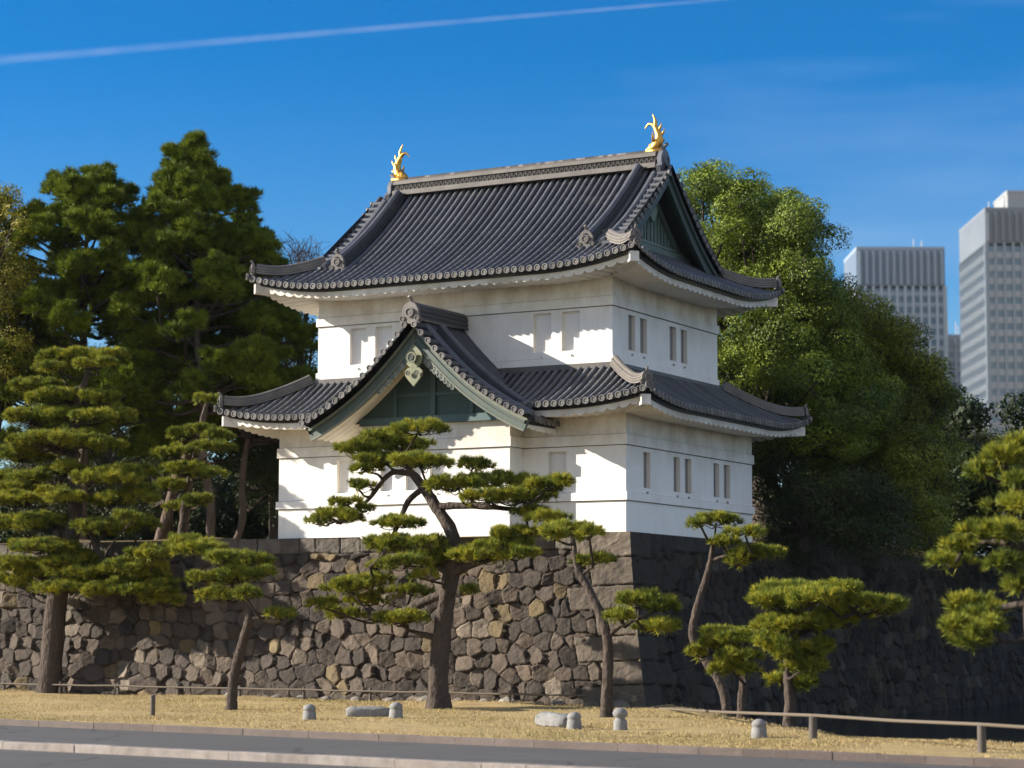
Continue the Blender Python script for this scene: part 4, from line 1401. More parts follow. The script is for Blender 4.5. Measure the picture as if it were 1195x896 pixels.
# pine in front of the left part of the wall
B2 = atz(270, 829)
garden_pine('small curved pine before the left stretch of stone wall', B2, B2[1],
    [([(270, 829), (272, 795), (281, 757), (290, 727), (290, 708), (280, 699)], [13, 12, 12, 11, 9, 6]), ([(289, 715), (270, 680), (245, 655), (225, 642)], [7, 6, 5, 3]), ([(290, 722), (310, 720), (325, 722)], [6, 5, 3])],
    [(213, 634, 27, 11), (236, 640, 35, 14), (285, 655, 36, 14), (262, 648, 26, 12), (235, 675, 17, 8), (280, 672, 36, 11), (262, 694, 28, 10), (288, 694, 22, 10), (325, 717, 22, 8), (308, 668, 22, 9)], 37)
B1 = at(57, 811, -1.7); B1[2] = 0.08
garden_pine('tall layered pine at the far left before the stone wall', B1, B1[1],
    [([(57, 811), (62, 750), (66, 705), (76, 660), (85, 615), (88, 570), (84, 520), (92, 470), (104, 430)], [28, 26, 25, 22, 19, 16, 13, 10, 6]),
     ([(82, 625), (60, 612), (35, 622), (12, 615)], [9, 7, 5, 3]), ([(86, 600), (103, 612), (112, 640), (125, 655)], [8, 8, 6, 4]), ([(85, 560), (115, 548), (150, 552)], [8, 6, 3]),
     ([(84, 530), (55, 525), (25, 535)], [7, 5, 3]), ([(70, 690), (110, 685), (160, 690)], [8, 6, 4])],
    [(92, 416, 46, 11), (112, 424, 26, 10), (70, 430, 30, 10), (77, 462, 48, 13), (117, 466, 22, 10), (43, 487, 40, 13), (92, 484, 36, 11), (140, 490, 25, 13), (67, 513, 60, 12), (27, 531, 40, 13), (104, 517, 30, 10), (130, 520, 20, 9),
     (20, 557, 36, 13), (77, 549, 28, 10), (117, 557, 36, 12), (154, 551, 30, 13), (33, 582, 50, 12), (80, 580, 30, 10), (134, 584, 30, 11), (164, 581, 26, 11), (13, 610, 28, 16), (50, 606, 30, 10), (124, 614, 40, 11), (167, 611, 22, 13),
     (54, 638, 40, 12), (20, 657, 32, 13), (90, 650, 30, 10), (110, 668, 50, 13), (157, 660, 40, 13), (50, 668, 28, 11), (80, 685, 42, 10), (140, 687, 46, 16), (180, 690, 28, 13), (25, 680, 22, 10), (165, 672, 30, 12)], 38, dyr=0.7, extra=1.0)


# ---- young pines on the plateau, left of the tower
def zplat(p):
    p = np.array(p, float); p[2] = H; return p


PL = zplat(at(212, 614, 4.0))
garden_pine('young light green pine on the plateau left of the tower', PL, 4.0,
    [([(215, 618), (216, 590), (222, 560), (230, 525), (236, 490), (243, 465)], [12, 11, 9, 8, 6, 4])],
    [(231, 504, 35, 12), (248, 520, 28, 10), (207, 527, 26, 12), (221, 547, 36, 14), (201, 567, 22, 12), (234, 584, 20, 10), (207, 591, 18, 9), (244, 467, 22, 10), (255, 508, 20, 9), (240, 552, 26, 10)], 39, group='young pines on the plateau', yellow=0.45)


# ---- tall pines and broadleaf trees behind
TALL = (0.66, 0.78, 0.58)                                # the tall pines are a deeper green


def tall_pine(label, px, y, z0, top_px, prof, seed, npads, lean=0.0, yellow=0.4, group='tall pines on the plateau', wid_px=14, low=0.35):
    """prof: list of (fraction of height, radius in m)"""
    r = np.random.default_rng(seed)
    base = at(px, 600, y); base[2] = z0
    top = at(top_px[0], top_px[1], y)
    t = empty('tall_pine', base, label, 'pine tree', group)
    hgt = top[2] - z0
    n = 9
    ax = np.array([base + (top - base) * q + np.array([r.normal(0, 0.12), r.normal(0, 0.12), 0]) * (q > 0) for q in np.linspace(0, 1, n)])
    S = smooth_path(ax, 5)
    rad = np.interp(np.linspace(0, 1, len(S)), [0, 0.05, 1], [wid_px / ppm(base) * 0.65, wid_px / ppm(base) * 0.5, 0.05])
    tr, fo = MB(), MB()
    tr.tube(S, rad, 9, np.array([0.15, 0.11, 0.085]), rough=0.07)
    fs, rs = np.array(prof).T
    qs = np.sort(low + (1 - low) * r.random(npads) ** 0.85)
    for i, q in enumerate(qs):
        Rm = float(np.interp(q, fs, rs))
        a = i * 2.39996 + r.normal(0, 0.3)
        rr = Rm * (0.30 + 0.60 * math.sqrt(r.random()))
        s0 = S[int(q * (len(S) - 1))]
        c = s0 + np.array([math.cos(a) * rr, math.sin(a) * rr, 0.10 * rr + r.normal(0, 0.25)])
        sz = r.uniform(0.42, 0.78) * min(1.0, 0.55 + 0.25 * Rm)
        for _ in range(5):                                # upright leading shoots
            pad(fo, c + np.array([*np.clip(r.normal(0, 0.7, 2), -0.9, 0.9) * sz, r.uniform(0.2, 0.6)]), 0.14, 0.14, 0.38, r, blob=0.18, tuft_n=11, need=15, L=0.32, wid=0.022, yellow=yellow, tint=TALL)
        pad(fo, c, sz, sz, 0.55 * sz + 0.2, r, blob=0.36, tuft_n=15, need=18, L=0.34, wid=0.020, yellow=yellow, tint=TALL)
        twig(tr, s0 + np.array([0, 0, -0.25 * rr]), c + np.array([0, 0, -0.15]), 0.10, 0.04, r, 0.05, BARK * 0.8)
        if rr > 1.5 and r.random() < 0.35:
            m = s0 * 0.45 + c * 0.55 + np.array([r.normal(0, 0.3), r.normal(0, 0.3), 0.05])
            pad(fo, m, sz * 0.8, sz * 0.8, 0.35 * sz, r, blob=0.36, tuft_n=13, need=17, L=0.34, wid=0.020, yellow=yellow * 0.6, tint=TALL)
    pad(fo, top + np.array([0, 0, -0.35]), 0.45, 0.45, 0.5, r, blob=0.3, tuft_n=17, need=10, L=0.3, wid=0.02, yellow=yellow)
    tr.build('trunk', M_BARK, t, smooth=True)
    fo.build('crown', M_NEEDLE, t, smooth=None)
    return t


tall_pine('tall dark pine with the highest pointed crown left of the tower', 246, 9.0, H, (222, 176), [(0.2, 2.8), (0.4, 3.6), (0.6, 3.5), (0.78, 2.7), (0.92, 1.5), (1, 0.25)], 51, 84, wid_px=11, low=0.36)
tall_pine('broad dark pine beside the left edge, rounded crown behind the layered pine', 95, 7.5, H, (100, 216), [(0.1, 3.6), (0.35, 4.4), (0.65, 4.0), (0.85, 3.0), (0.96, 1.7), (1, 0.6)], 52, 98, low=0.22)
tall_pine('dark pine between the pointed pine and the tower', 182, 13.0, H, (292, 275), [(0.2, 2.8), (0.5, 3.2), (0.75, 2.2), (1, 0.3)], 53, 62, yellow=0.08, low=0.3)
tall_pine('pine with a bare lower trunk close to the tower wall', 270, 12.0, H, (318, 330), [(0.4, 2.4), (0.7, 2.3), (1, 0.6)], 54, 40, yellow=0.05, wid_px=9, low=0.45)


def leafy(label, base, clumps, seed, cols, leaf=0.105, per=560, name='broadleaf_tree', group='broadleaf trees on the plateau', trunk_w=0.45, cat='tree', limbs=True, trunk_col=BARK):
    """clumps: list of (centre, radius); leaves fill a lumpy shell round each clump's sub-lumps"""
    r = np.random.default_rng(seed)
    base = np.asarray(base, float)
    t = empty(name, base, label, cat, group)
    fo, tr = MB(), MB()
    C0 = np.mean([c for c, _ in clumps], axis=0)
    fork = base * 0.55 + np.array([C0[0], C0[1], base[2] * 0.0 + C0[2]]) * 0.45
    fork[:2] = base[:2] * 0.8 + C0[:2] * 0.2
    tr.tube(smooth_path([base + [0, 0, -0.2], base + [0, 0, 0.15], base * 0.5 + fork * 0.5 + r.normal(0, 0.1, 3), fork], 5), np.linspace(trunk_w * 1.2, trunk_w * 0.75, 16), 10, trunk_col, rough=0.06)
    cols = np.asarray(cols, float)
    for c, R_ in clumps:
        c = np.asarray(c, float)
        k = max(5, int(6.5 * R_ * R_ / 1.2))
        d = norm(r.normal(size=(k, 3)) + [0, 0, 0.35])
        sub = c + d * R_ * r.uniform(0.35, 1.0, (k, 1)) * [1, 1, 0.85]
        for q in sub:
            lr = r.uniform(0.34, 0.85) * (0.75 + 0.25 * min(R_, 1.5))
            m = int(per * lr * lr)
            dd = norm(r.normal(size=(m, 3)) + [0, 0, 0.25])
            P = q + dd * lr * r.uniform(0.35, 1.0, (m, 1)) ** 0.45 * [1, 1, 0.75]
            nn = norm(dd + r.normal(0, 0.38, (m, 3)) + [0, 0, 0.15])
            ux = norm(np.cross(nn, r.normal(size=(m, 3))))
            uy = np.cross(nn, ux)
            s_ = leaf * r.uniform(0.6, 1.2, (m, 1))
            V = np.stack([P - ux * s_ * 0.5, P + uy * s_ * 0.28 + nn * s_ * 0.06, P + ux * s_ * 0.5, P - uy * s_ * 0.28 + nn * s_ * 0.06], 1).reshape(-1, 3)
            tone = np.clip(r.random() * 0.8 + r.normal(0.1, 0.16, m), 0, 1)[:, None]
            cl = cols[0] * (1 - tone) + cols[1] * tone
            fo.add(V, np.arange(4 * m).reshape(-1, 4), np.repeat(cl, 4, axis=0))
        if limbs:
            twig(tr, fork + r.normal(0, 0.1, 3), c, trunk_w * 0.3, 0.04, r, -0.05, trunk_col * 0.8)
            for q in sub[:4]:
                twig(tr, c, q, 0.04, 0.012, r, 0.0, trunk_col * 0.8)
    tr.build('trunk', M_BARK, t, smooth=True)
    fo.build('crown', M_LEAF, t, smooth=None)
    return t


def crown_px(masses, y, ydepth, n, rmin, rmax, seed):
    """clumps spread through the volume of a few big rounded masses given by their place in the view"""
    r = np.random.default_rng(seed)
    out = []
    wts = np.array([m[2] * m[3] for m in masses], float); wts /= wts.sum()
    for (px, py, rx, rz), w_ in zip(masses, wts):
        for _ in range(max(2, int(round(n * w_)))):
            d = norm(r.normal(size=3)) * r.uniform(0.45, 1.0) ** 0.5
            c = at(px + d[0] * rx, py - d[2] * rz, y + d[1] * ydepth)
            out.append((c, r.uniform(rmin, rmax)))
    return out


CAMPH = [(0.016, 0.038, 0.008), (0.26, 0.33, 0.030)]
DARKL = [(0.018, 0.032, 0.010), (0.060, 0.080, 0.018)]
leafy('big camphor tree with bright green crown rising right of the tower roof', zplat(at(895, 620, 15.0)),
      crown_px([(842, 262, 60, 58), (890, 270, 44, 50), (915, 315, 58, 66), (880, 380, 76, 70), (945, 400, 60, 60), (930, 450, 80, 60), (890, 490, 70, 50), (970, 490, 70, 50)], 15.0, 3.2, 160, 0.8, 1.3, 61), 61, CAMPH, trunk_w=0.5, per=1050)
leafy('second camphor tree sloping down toward the office towers', zplat(at(1010, 640, 19.0)),
      crown_px([(965, 385, 42, 52), (1004, 410, 38, 45), (1036, 440, 46, 52), (1000, 440, 50, 50), (1060, 500, 42, 60), (1010, 540, 70, 60), (1060, 590, 40, 50)], 19.0, 3.0, 130, 0.8, 1.25, 62), 62, [(0.018, 0.038, 0.008), (0.24, 0.27, 0.026)], trunk_w=0.45, per=900)
leafy('low dark evergreen in the shade under the camphor trees', zplat(at(940, 640, 12.0)),
      crown_px([(905, 580, 36, 40), (960, 590, 60, 45), (1010, 610, 50, 36), (920, 630, 40, 20)], 12.5, 2.0, 60, 0.55, 0.9, 63), 63, DARKL, trunk_w=0.2, per=360)
leafy('dark tree with sunlit top at the far right above the moat wall', zplat(at(1130, 650, 34.0)),
      crown_px([(1120, 520, 36, 30), (1150, 560, 50, 50), (1190, 540, 40, 40), (1110, 600, 40, 45), (1170, 620, 50, 40), (1080, 630, 30, 25)], 34.0, 3.5, 80, 0.8, 1.3, 64), 64, [(0.03, 0.045, 0.012), (0.13, 0.13, 0.025)], trunk_w=0.3, per=330)
leafy('yellowish broadleaf tree at the far left edge behind the pines', zplat(at(-12, 600, 5.0)),
      crown_px([(2, 262, 30, 42), (-30, 300, 50, 70), (4, 345, 34, 46), (-20, 410, 44, 60)], 5.0, 1.6, 70, 0.6, 1.0, 65), 65, [(0.04, 0.055, 0.010), (0.34, 0.30, 0.026)], trunk_w=0.3, per=600)
for i, (lab, px, y, ms) in enumerate((
        ('dark evergreen filling the gap behind the bare pine trunks', 200, 17.0, [(190, 470, 60, 60), (230, 420, 60, 50), (200, 560, 60, 60), (150, 520, 50, 70)]),
        ('dark evergreen close behind the left side of the tower', 320, 15.0, [(320, 420, 48, 60), (300, 500, 50, 60), (320, 570, 46, 50), (350, 360, 26, 30)]),
        ('dark evergreen behind the layered pine at the left edge', 70, 18.0, [(60, 420, 60, 60), (100, 500, 60, 70), (30, 560, 60, 60), (110, 590, 60, 40)]))):
    leafy(lab, zplat(at(px, 620, y)), crown_px(ms, y, 2.2, 80, 0.7, 1.15, 70 + i), 70 + i, DARKL, trunk_w=0.25, per=300)
# the wood that closes the view behind the trunks
rw = np.random.default_rng(88)
fo = MB()
for k in range(470):
    x_ = rw.uniform(-75, 14) if k < 260 else rw.uniform(-46, -10)
    y_ = rw.uniform(26, 34) if k < 260 else rw.uniform(20, 25)
    if x_ > -2: y_ = rw.uniform(27, 34)
    R_ = rw.uniform(0.9, 1.6)
    z_ = H + rw.uniform(0.2, 6.5 if k < 260 else 4.5)
    m = int(420 * R_)
    dd = norm(rw.normal(size=(m, 3)))
    m = int(m * 1.25)
    dd = norm(rw.normal(size=(m, 3)))
    P = np.array([x_, y_, z_]) + dd * R_ * rw.uniform(0.5, 1, (m, 1)) * [1, 1, 0.8]
    nn = norm(dd + rw.normal(0, 0.4, (m, 3)))
    ux = norm(np.cross(nn, rw.normal(size=(m, 3)))); uy = np.cross(nn, ux)
    s_ = rw.uniform(0.16, 0.34, (m, 1))
    fo.add(np.stack([P - ux * s_ * .5, P + uy * s_ * .3, P + ux * s_ * .5, P - uy * s_ * .3], 1).reshape(-1, 3), np.arange(4 * m).reshape(-1, 4), np.array([0.022, 0.036, 0.011]) * rw.uniform(0.6, 1.5))
tag(fo.build('woodland', M_LEAF, smooth=None), 'dark dense woodland closing the view behind the trunks on the plateau', 'woodland', kind='stuff')

# bare twiggy crown showing just above the left eave
r = np.random.default_rng(77)
bt = zplat(at(345, 600, 20.0))
t = empty('bare_tree', bt, 'leafless twiggy treetop showing over the left end of the upper eave', 'tree')
b = MB()
hp = at(347, 330, 20.0)
b.tube(smooth_path([bt + [0, 0, -0.2], bt * 0.5 + hp * 0.5 + [0.2, 0, 0], hp], 6), np.linspace(0.22, 0.08, 13), 8, BARK)
for k in range(26):
    e = at(347 + r.normal(0, 16), 300 + r.normal(0, 10), 20.0 + r.normal(0, 0.8))
    twig(b, hp + [0, 0, r.uniform(-2.0, 0.2)], e, 0.04, 0.012, r, -0.1, BARK * 0.8)
    for q in range(7):
        twig(b, e + r.normal(0, 0.15, 3), e + np.array([r.normal(0, 0.35), r.normal(0, 0.35), r.uniform(0.1, 0.8)]), 0.014, 0.006, r, 0.0, BARK * 0.8)
b.build('branches', M_BARK, t)

# ------------------------------------------------------------------ small things on the verge
def bollard_mesh(b, necked=False):
    """weathered stone bollard with a domed head"""
    pf = [(0.0, 0.20), (0.05, 0.20), (0.30, 0.185), (0.33, 0.165), (0.36, 0.185), (0.42, 0.19), (0.50, 0.15), (0.55, 0.07), (0.56, 0.0)]
    if necked:
        pf = [(0.0, 0.19), (0.30, 0.175), (0.36, 0.13), (0.40, 0.125), (0.44, 0.18), (0.54, 0.20), (0.63, 0.16), (0.69, 0.08), (0.70, 0.0)]
    n = 16
    th = np.arange(n + 1) * 2 * math.pi / n
    pf = [(z * 0.74, rr * 0.86) for z, rr in pf]
    Q = np.array([[(rr * math.cos(t) * (1 + 0.02 * math.sin(3 * t + z * 9)), rr * math.sin(t), z) for t in th] for z, rr in pf])
    b.grid(Q)


def put(o_mesh, name, loc, label, cat, group, rz=0.0):
    o = o_mesh.copy()
    COL.objects.link(o)
    o.location = loc; o.rotation_euler[2] = rz
    return tag(o, label, cat, group)


def gnd(px, py):
    p = atz(px, py); p[2] = float(ground_z(p[0], p[1])) - 0.02
    return p


GB = 'stone bollards along the verge'
b = MB(); bollard_mesh(b)
bol = b.build('stone_bollard', M_GRANITE, loc=(0, 0, 0), smooth=True)
bol.location = gnd(361, 841)
tag(bol, 'short domed stone bollard standing alone left of the long granite slab', 'bollard', GB)
put(bol, 'stone_bollard', gnd(462, 842), 'short domed stone bollard at the right end of the long granite slab', 'bollard', GB, 1.0)
put(bol, 'stone_bollard', gnd(670, 851), 'short domed stone bollard at the right end of the short rough slab', 'bollard', GB, 2.0)
put(bol, 'stone_bollard', gnd(886, 862), 'short domed stone bollard standing alone before the two small pines', 'bollard', GB, 3.0)
b = MB(); bollard_mesh(b, True)
nb = b.build('stone_bollard', M_GRANITE, smooth=True)
nb.location = gnd(724, 853)
tag(nb, 'taller stone bollard with a narrow neck beside the slim leaning pine', 'bollard', GB)


def slab(p0, p1, h, dep, label, seed):
    r = np.random.default_rng(seed)
    p0, p1 = np.asarray(p0, float), np.asarray(p1, float)
    ax = p1 - p0; L = np.linalg.norm(ax[:2]); ax = ax / np.linalg.norm(ax); sd = np.array([-ax[1], ax[0], 0])
    b = MB()
    n = 15
    rows = []
    th = np.linspace(0, 2 * math.pi, 13)
    for i, q in enumerate(np.linspace(0, 1, n)):
        e = 1.0 - 0.35 * (abs(2 * q - 1) ** 8)
        k = (np.abs(np.cos(th)) ** 4 + np.abs(np.sin(th)) ** 4) ** -0.25
        ring_ = p0 + ax * L * q + (np.cos(th) * k)[:, None] * sd * dep / 2 * e + (np.sin(th) * k)[:, None] * np.array([0, 0, h / 2 * e]) + np.array([0, 0, h / 2 - 0.03])
        ring_[:-1] += r.normal(0, 0.012, (12, 3)); ring_[-1] = ring_[0]
        rows.append(ring_)
    b.grid(np.array(rows), flip=True)
    for k, f in ((0, 1), (-1, -1)):
        c = rows[k].mean(0)
        b.add(np.vstack([rows[k][:-1], c[None]]), [[(i, (i + 1) % 12, 12), ((i + 1) % 12, i, 12)][f > 0] for i in range(12)])
    o = b.build('stone_slab', M_GRANITE, loc=tuple(p0))
    return tag(o, label, 'stone slab', 'granite slabs lying on the grass')


slab(gnd(404, 838), gnd(455, 838), 0.30, 0.42, 'long low granite slab lying on the dry grass', 3)
slab(gnd(630, 847), gnd(663, 849), 0.36, 0.45, 'short rough granite slab lying near the slim leaning pine', 4)


def post_mesh(h, r_=0.07):
    b = MB()
    b.tube([(0, 0, -0.15), (0, 0, h * 0.5), (0, 0, h)], [r_, r_ * 0.97, r_ * 0.95], 10, (1, 1, 1), rough=0.03)
    return b


# right-hand rail fence beside the moat
pA = np.array([1.55, -1.25, 0.0]); pB, pC = gnd(949, 865), gnd(1146, 880)
pE = pC + (pC - pB) * 2.0; pE[2] = pC[2]
fr = empty('rail_fence', pB, 'low wooden rail fence running from the wall corner along the moat', 'fence')
hB = (865 - 836) / ppm(pB); hC = (880 - 846) / ppm(pC)
tops = [at(757, 826, pA[1]), pB + [0, 0, hB], pC + [0, 0, hC], pE + [0, 0, hC]]
b = MB()
for q0, q1 in zip(tops[:-1], tops[1:]):
    b.tube([q0, (q0 + q1) / 2 + [0, 0, -0.02], q1], 0.034, 8, (1, 1, 1), rough=0.03)
b.build('rail', M_RAIL, fr)
for p, h_ in ((pB, hB), (pC, hC), (pE, hC), (np.array([tops[0][0], tops[0][1], 0.0]), tops[0][2])):
    b = post_mesh(h_ - 0.03, 0.085)
    for v in b.v: v += p
    b.build('post', M_POST, fr)
p3 = gnd(1040, 858)
p3[2] = min(p3[2], 0.0)
b = post_mesh((857 - 838) / ppm(p3) + 0.1, 0.08)
o = b.build('wooden_post', M_POST); o.location = p3
tag(o, 'single dark post standing behind the moat rail, between its two visible posts', 'post', 'lone posts on the verge')
p1 = gnd(178, 837)
b = post_mesh((836 - 812) / ppm(p1), 0.065)
o = b.build('wooden_post', M_POST); o.location = p1
tag(o, 'single dark post standing on the dry grass left of the small curved pine', 'post', 'lone posts on the verge')
# bamboo rail along the foot of the sunlit wall
fl = empty('rail_fence', (-12, -1.9, 0.1), 'low bamboo rail along the foot of the sunlit stone wall', 'fence')
b = MB()
xx = np.arange(-34, 0.6, 2.4)
for x0, x1 in zip(xx[:-1], xx[1:]):
    b.tube([(x0, -1.95, 0.40 + 0.01 * math.sin(x0)), ((x0 + x1) / 2, -1.95, 0.385), (x1 + 0.1, -1.95, 0.40 + 0.01 * math.sin(x1))], [0.028, 0.03, 0.027], 8, (1, 1, 1))
b.build('rail', M_RAIL, fl)
for x0 in xx:
    b = post_mesh(0.46, 0.045)
    for v in b.v: v += np.array([x0, -1.88, 0.02])
    b.build('post', M_POST, fl)
# loose stones at the foot of the wall
r = np.random.default_rng(91)
for k in range(16):
    x0 = -13 + k * 0.9 + r.normal(0, 0.2)
    s_ = r.uniform(0.12, 0.26)
    th = np.linspace(0, 2 * math.pi, 9)
    ph = np.linspace(-0.6, math.pi / 2, 6)
    Q = np.array([[(math.cos(t) * math.cos(p) * s_ * 1.3, math.sin(t) * math.cos(p) * s_, math.sin(p) * s_ * 0.8) for t in th] for p in ph])
    Q[:, :-1] += r.normal(0, s_ * 0.06, Q[:, :-1].shape); Q[:, -1] = Q[:, 0]
    b = MB(); b.grid(Q, np.array([0.26, 0.23, 0.19]) * r.uniform(0.6, 1.3))
    o = b.build('loose_stone', M_STONE); o.location = (x0, -1.45 + r.normal(0, 0.12), 0.08)
    tag(o, 'small loose stone at the foot of the sunlit stone wall', 'stone', 'loose stones at the wall foot')

# dry grass blades on the verge
r = np.random.default_rng(92)
n = 110000
gx = r.uniform(-27, 20, n); q = r.random(n)
gy = k1(gx) + 0.02 + q * (np.where(gx < 1.2, -1.3, np.maximum(fence_line(gx) + 1.6, -13.4)) - k1(gx))
gz = ground_z(gx, gy)
h_ = r.uniform(0.015, 0.05, n) * (1 + 0.8 * (np.sin(gx * 0.9) * np.sin(gy * 1.3 + 1) > 0.3))
a = r.uniform(0, math.pi, n)
P = np.stack([gx, gy, gz - 0.005], -1)
sd = np.stack([np.cos(a), np.sin(a), 0 * a], -1) * 0.012
tip = P + np.stack([r.normal(0, 0.03, n), r.normal(0, 0.03, n), h_], -1)
green = np.clip(np.sin(gx * 0.35 + 2) * np.sin(gy * 0.5) + r.normal(0, 0.4, n), 0, 1)[:, None]
cl = np.array([0.44, 0.335, 0.165]) * (1 - green * 0.45) + np.array([0.14, 0.15, 0.035]) * green * 0.45
bare = (np.sin(gx * 0.55 + 0.7 * np.sin(gy * 0.8)) * np.sin(gy * 0.9 + gx * 0.2 + 2) + r.normal(0, 0.25, n)) < 0.28
P, sd, tip, cl = P[bare], sd[bare], tip[bare], cl[bare]; n = len(P)
b = MB(); b.add(np.stack([P - sd, P + sd, tip], 1).reshape(-1, 3), np.arange(3 * n).reshape(-1, 3), np.repeat(cl * r.uniform(0.75, 1.2, (n, 1)), 3, axis=0))
tag(b.build('dry_grass', M_BLADE, smooth=None), 'short straw coloured winter grass on the verge', 'grass', kind='stuff')

# ------------------------------------------------------------------ office towers far behind
FH = np.array([-math.sin(YAW), math.cos(YAW), 0.0])
def cw(lat, dep, z):
    p = CAM + _rt * lat + FH * dep
    return np.array([p[0], p[1], z])


def tower(label, lat0, lat1, dep, thick, top, cols, floor_h, bay_w, crown, side_spandrel, seed):
    base = cw((lat0 + lat1) / 2, dep, -1.3)
    t = empty('office_tower', base, label, 'office tower', 'office towers beyond the trees')
    ax, ay = _rt * ((lat1 - lat0) / 2), FH * (thick / 2)
    c0 = cw((lat0 + lat1) / 2, dep + thick / 2, 0)
    hz = top - crown
    b = MB()
    b.obox(c0 + [0, 0, hz / 2 - 1], ax * 0.985, ay * 0.985, np.array([0, 0, hz / 2]), cols['glass'])
    b.build('glazing', M_GLASS, t)
    b = MB()
    for z in np.arange(8, hz, floor_h):
        b.obox(c0 + [0, 0, z], ax * 1.0, ay * 1.0, np.array([0, 0, floor_h * cols['sp']]), cols['span'])
    b.build('floor_band', M_TOWER, t)
    b = MB()
    L = lat1 - lat0
    for q in np.linspace(0, 1, int(L / bay_w) + 1):
        wd = bay_w * (0.16 if q not in (0, 1) else 0.25)
        b.obox(cw(lat0 + q * L, dep - 0.25, hz / 2), _rt * wd, FH * 0.35, np.array([0, 0, hz / 2]), cols['col'])
    for q in np.linspace(0, 1, int(thick / bay_w) + 1):
        for la in (lat0 + 0.15 - .3, lat1 + .15):
            b.obox(cw(la, dep + q * thick, hz / 2), _rt * 0.3, FH * bay_w * side_spandrel, np.array([0, 0, hz / 2]), cols['col'])
    b.build('column', M_TOWER, t)
    b = MB()
    b.obox(c0 + [0, 0, hz + crown / 2], ax * 1.01, ay * 1.01, np.array([0, 0, crown / 2]), cols['crown'])
    for q in np.linspace(0.03, 0.97, int(L / (bay_w * 0.8))):
        b.obox(cw(lat0 + q * L, dep - 0.5, hz + crown / 2), _rt * bay_w * 0.16, FH * 0.4, np.array([0, 0, crown / 2 - 0.4]), cols['fin'])
    b.obox(c0 + [0, 0, top + 0.6], ax * 1.015, ay * 1.015, np.array([0, 0, 0.6]), cols['fin'])
    b.build('crown_storey', M_TOWER, t)
    r = np.random.default_rng(seed)
    for _ in range(3):
        b = MB()
        p = c0 + ax * r.uniform(-0.7, 0.7) + ay * r.uniform(-0.6, 0.6) + [0, 0, top]
        h2 = r.uniform(3, 9)
        b.tube([p, p + [0, 0, h2]], 0.22, 6, (0.4, 0.4, 0.4))
        b.build('mast', M_TOWER, t)
    return t


def zt_(py, dep): return (732 - py) / FPX * dep + 2.3
tower('pale office tower with dark vertical slots at its top, half hidden by the camphor tree', (1004 - 597) / FPX * 800, (1107 - 597) / FPX * 800, 800, 30, zt_(287, 800),
      dict(glass=(0.10, 0.17, 0.24), span=(0.24, 0.30, 0.36), sp=0.20, col=(0.32, 0.38, 0.44), crown=(0.10, 0.14, 0.20), fin=(0.24, 0.30, 0.37)), 4.0, 2.9, zt_(287, 800) - zt_(330, 800), 0.3, 1)
t2 = tower('grey office tower with striped sunlit side at the right edge', (1157 - 597) / FPX * 700, (1262 - 597) / FPX * 700, 700, 41, zt_(240, 700),
      dict(glass=(0.12, 0.20, 0.26), span=(0.33, 0.36, 0.39), sp=0.24, col=(0.22, 0.26, 0.31), crown=(0.12, 0.14, 0.17), fin=(0.15, 0.17, 0.20)), 4.2, 2.6, zt_(240, 700) - zt_(278, 700), 0.05, 2)
b = MB()
b.obox(cw((1235 - 597) / FPX * 715, 722, zt_(230, 715)), _rt * 15, FH * 10, np.array([0, 0, 2.8]), (0.30, 0.30, 0.30))
b.obox(cw((1235 - 597) / FPX * 715, 722, zt_(230, 715) + 3.2), _rt * 15.2, FH * 10.2, np.array([0, 0, 0.35]), (0.34, 0.34, 0.34))
b.build('penthouse', M_TOWER, t2)
tower('small dark office block seen in the gap between the two towers', (1108 - 597) / FPX * 900, (1140 - 597) / FPX * 900, 900, 25, zt_(391, 900),
      dict(glass=(0.05, 0.09, 0.13), span=(0.16, 0.19, 0.23), sp=0.25, col=(0.20, 0.22, 0.26), crown=(0.14, 0.16, 0.2), fin=(0.2, 0.22, 0.25)), 4.0, 3.0, 4.0, 0.3, 3)

# ------------------------------------------------------------------ the air between here and the city
if HAZE > 0:
    m = bpy.data.materials.new('haze')
    m.use_nodes = True
    m.node_tree.nodes.remove(m.node_tree.nodes['Principled BSDF'])
    pv = m.node_tree.nodes.new('ShaderNodeVolumePrincipled')
    pv.inputs['Color'].default_value = (0.78, 0.88, 1.0, 1)
    pv.inputs['Density'].default_value = HAZE
    m.node_tree.links.new(pv.outputs[0], m.node_tree.nodes['Material Output'].inputs['Volume'])
    b = MB(); b.box((-3100, -500, -3), (3100, 3100, 175))
    tag(b.build('haze', m), 'thin blue daylight haze over the city', kind='stuff')

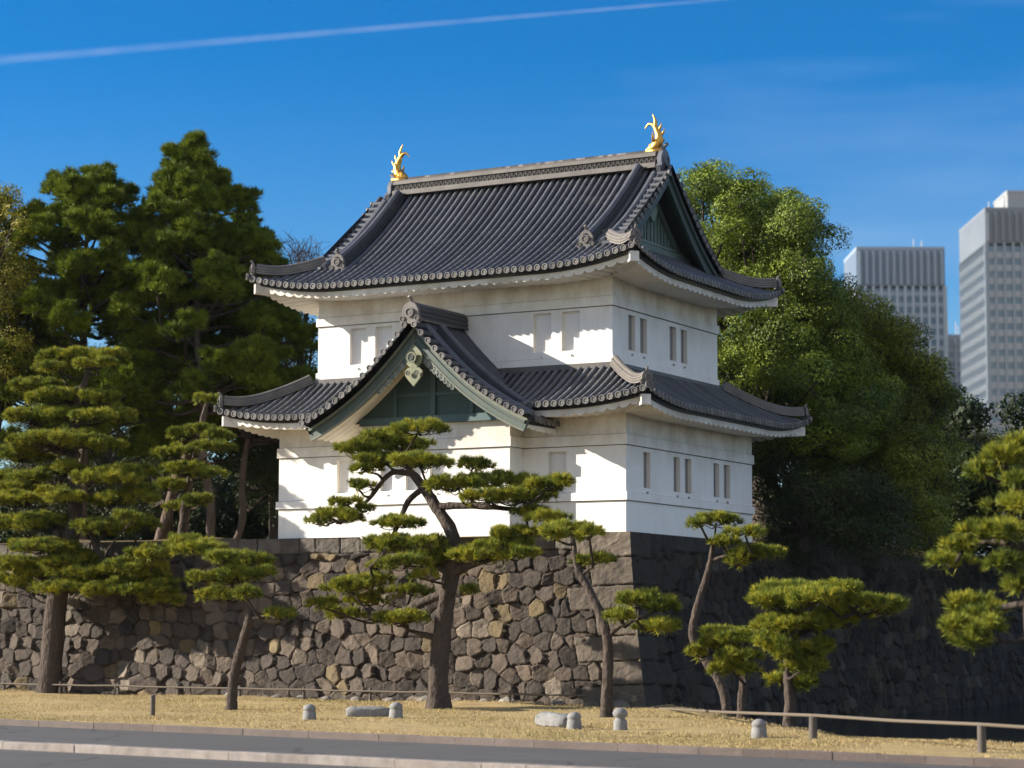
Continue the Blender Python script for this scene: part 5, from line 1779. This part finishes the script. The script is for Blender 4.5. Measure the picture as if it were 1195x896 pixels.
# ------------------------------------------------------------------ contrail high in the sky
def contrail():
    m = bpy.data.materials.new('contrail')
    m.use_nodes = True
    N, L = m.node_tree.nodes, m.node_tree.links
    N.clear()
    out = N.new('ShaderNodeOutputMaterial'); tr = N.new('ShaderNodeBsdfTransparent'); df = N.new('ShaderNodeBsdfDiffuse'); tl = N.new('ShaderNodeBsdfTranslucent')
    df.inputs[0].default_value = tl.inputs[0].default_value = (0.95, 0.95, 0.95, 1)
    ad = N.new('ShaderNodeMixShader'); ad.inputs[0].default_value = 0.5
    mx = N.new('ShaderNodeMixShader')
    at_ = N.new('ShaderNodeAttribute'); at_.attribute_name = 'Col'
    geo = N.new('ShaderNodeNewGeometry')
    nz = N.new('ShaderNodeTexNoise'); nz.inputs['Scale'].default_value = 0.012; nz.inputs['Detail'].default_value = 5
    ml = N.new('ShaderNodeMath'); ml.operation = 'MULTIPLY'
    L.new(geo.outputs['Position'], nz.inputs['Vector'])
    L.new(nz.outputs['Fac'], ml.inputs[0]); L.new(at_.outputs['Color'], ml.inputs[1])
    L.new(df.outputs[0], ad.inputs[1]); L.new(tl.outputs[0], ad.inputs[2])
    L.new(ml.outputs[0], mx.inputs[0]); L.new(tr.outputs[0], mx.inputs[1]); L.new(ad.outputs[0], mx.inputs[2])
    L.new(mx.outputs[0], out.inputs['Surface'])
    p0 = CAM + ray(-120, 80) * 4600; p1 = CAM + ray(905, -6) * 5400
    n = 40
    ax = norm(p1 - p0); vd = norm((p0 + p1) / 2 - CAM); sd = np.cross(ax, vd); th = np.linspace(0, 2 * math.pi, 25)
    rows, cols = [], []
    for q in np.linspace(0, 1, n):
        w_ = 11.0 * (1.3 - 0.9 * q)
        c = p0 + (p1 - p0) * q
        rows.append(c + np.cos(th)[:, None] * sd * w_ + np.sin(th)[:, None] * vd * w_)
        f = np.clip(1 - np.cos(th) ** 2, 0, 1) ** 1.2 * 0.10 * (0.75 + 0.25 * q) * np.clip((1 - q) * 12, 0, 1)
        cols.append(np.repeat(f[:, None], 3, 1))
    b = MB(); b.grid(np.array(rows), np.array(cols))
    o = b.build('contrail', m, loc=tuple(p0), smooth=True)
    o.visible_shadow = True
    tag(o, 'thin white contrail crossing the upper blue sky', 'contrail', kind='stuff')


contrail()
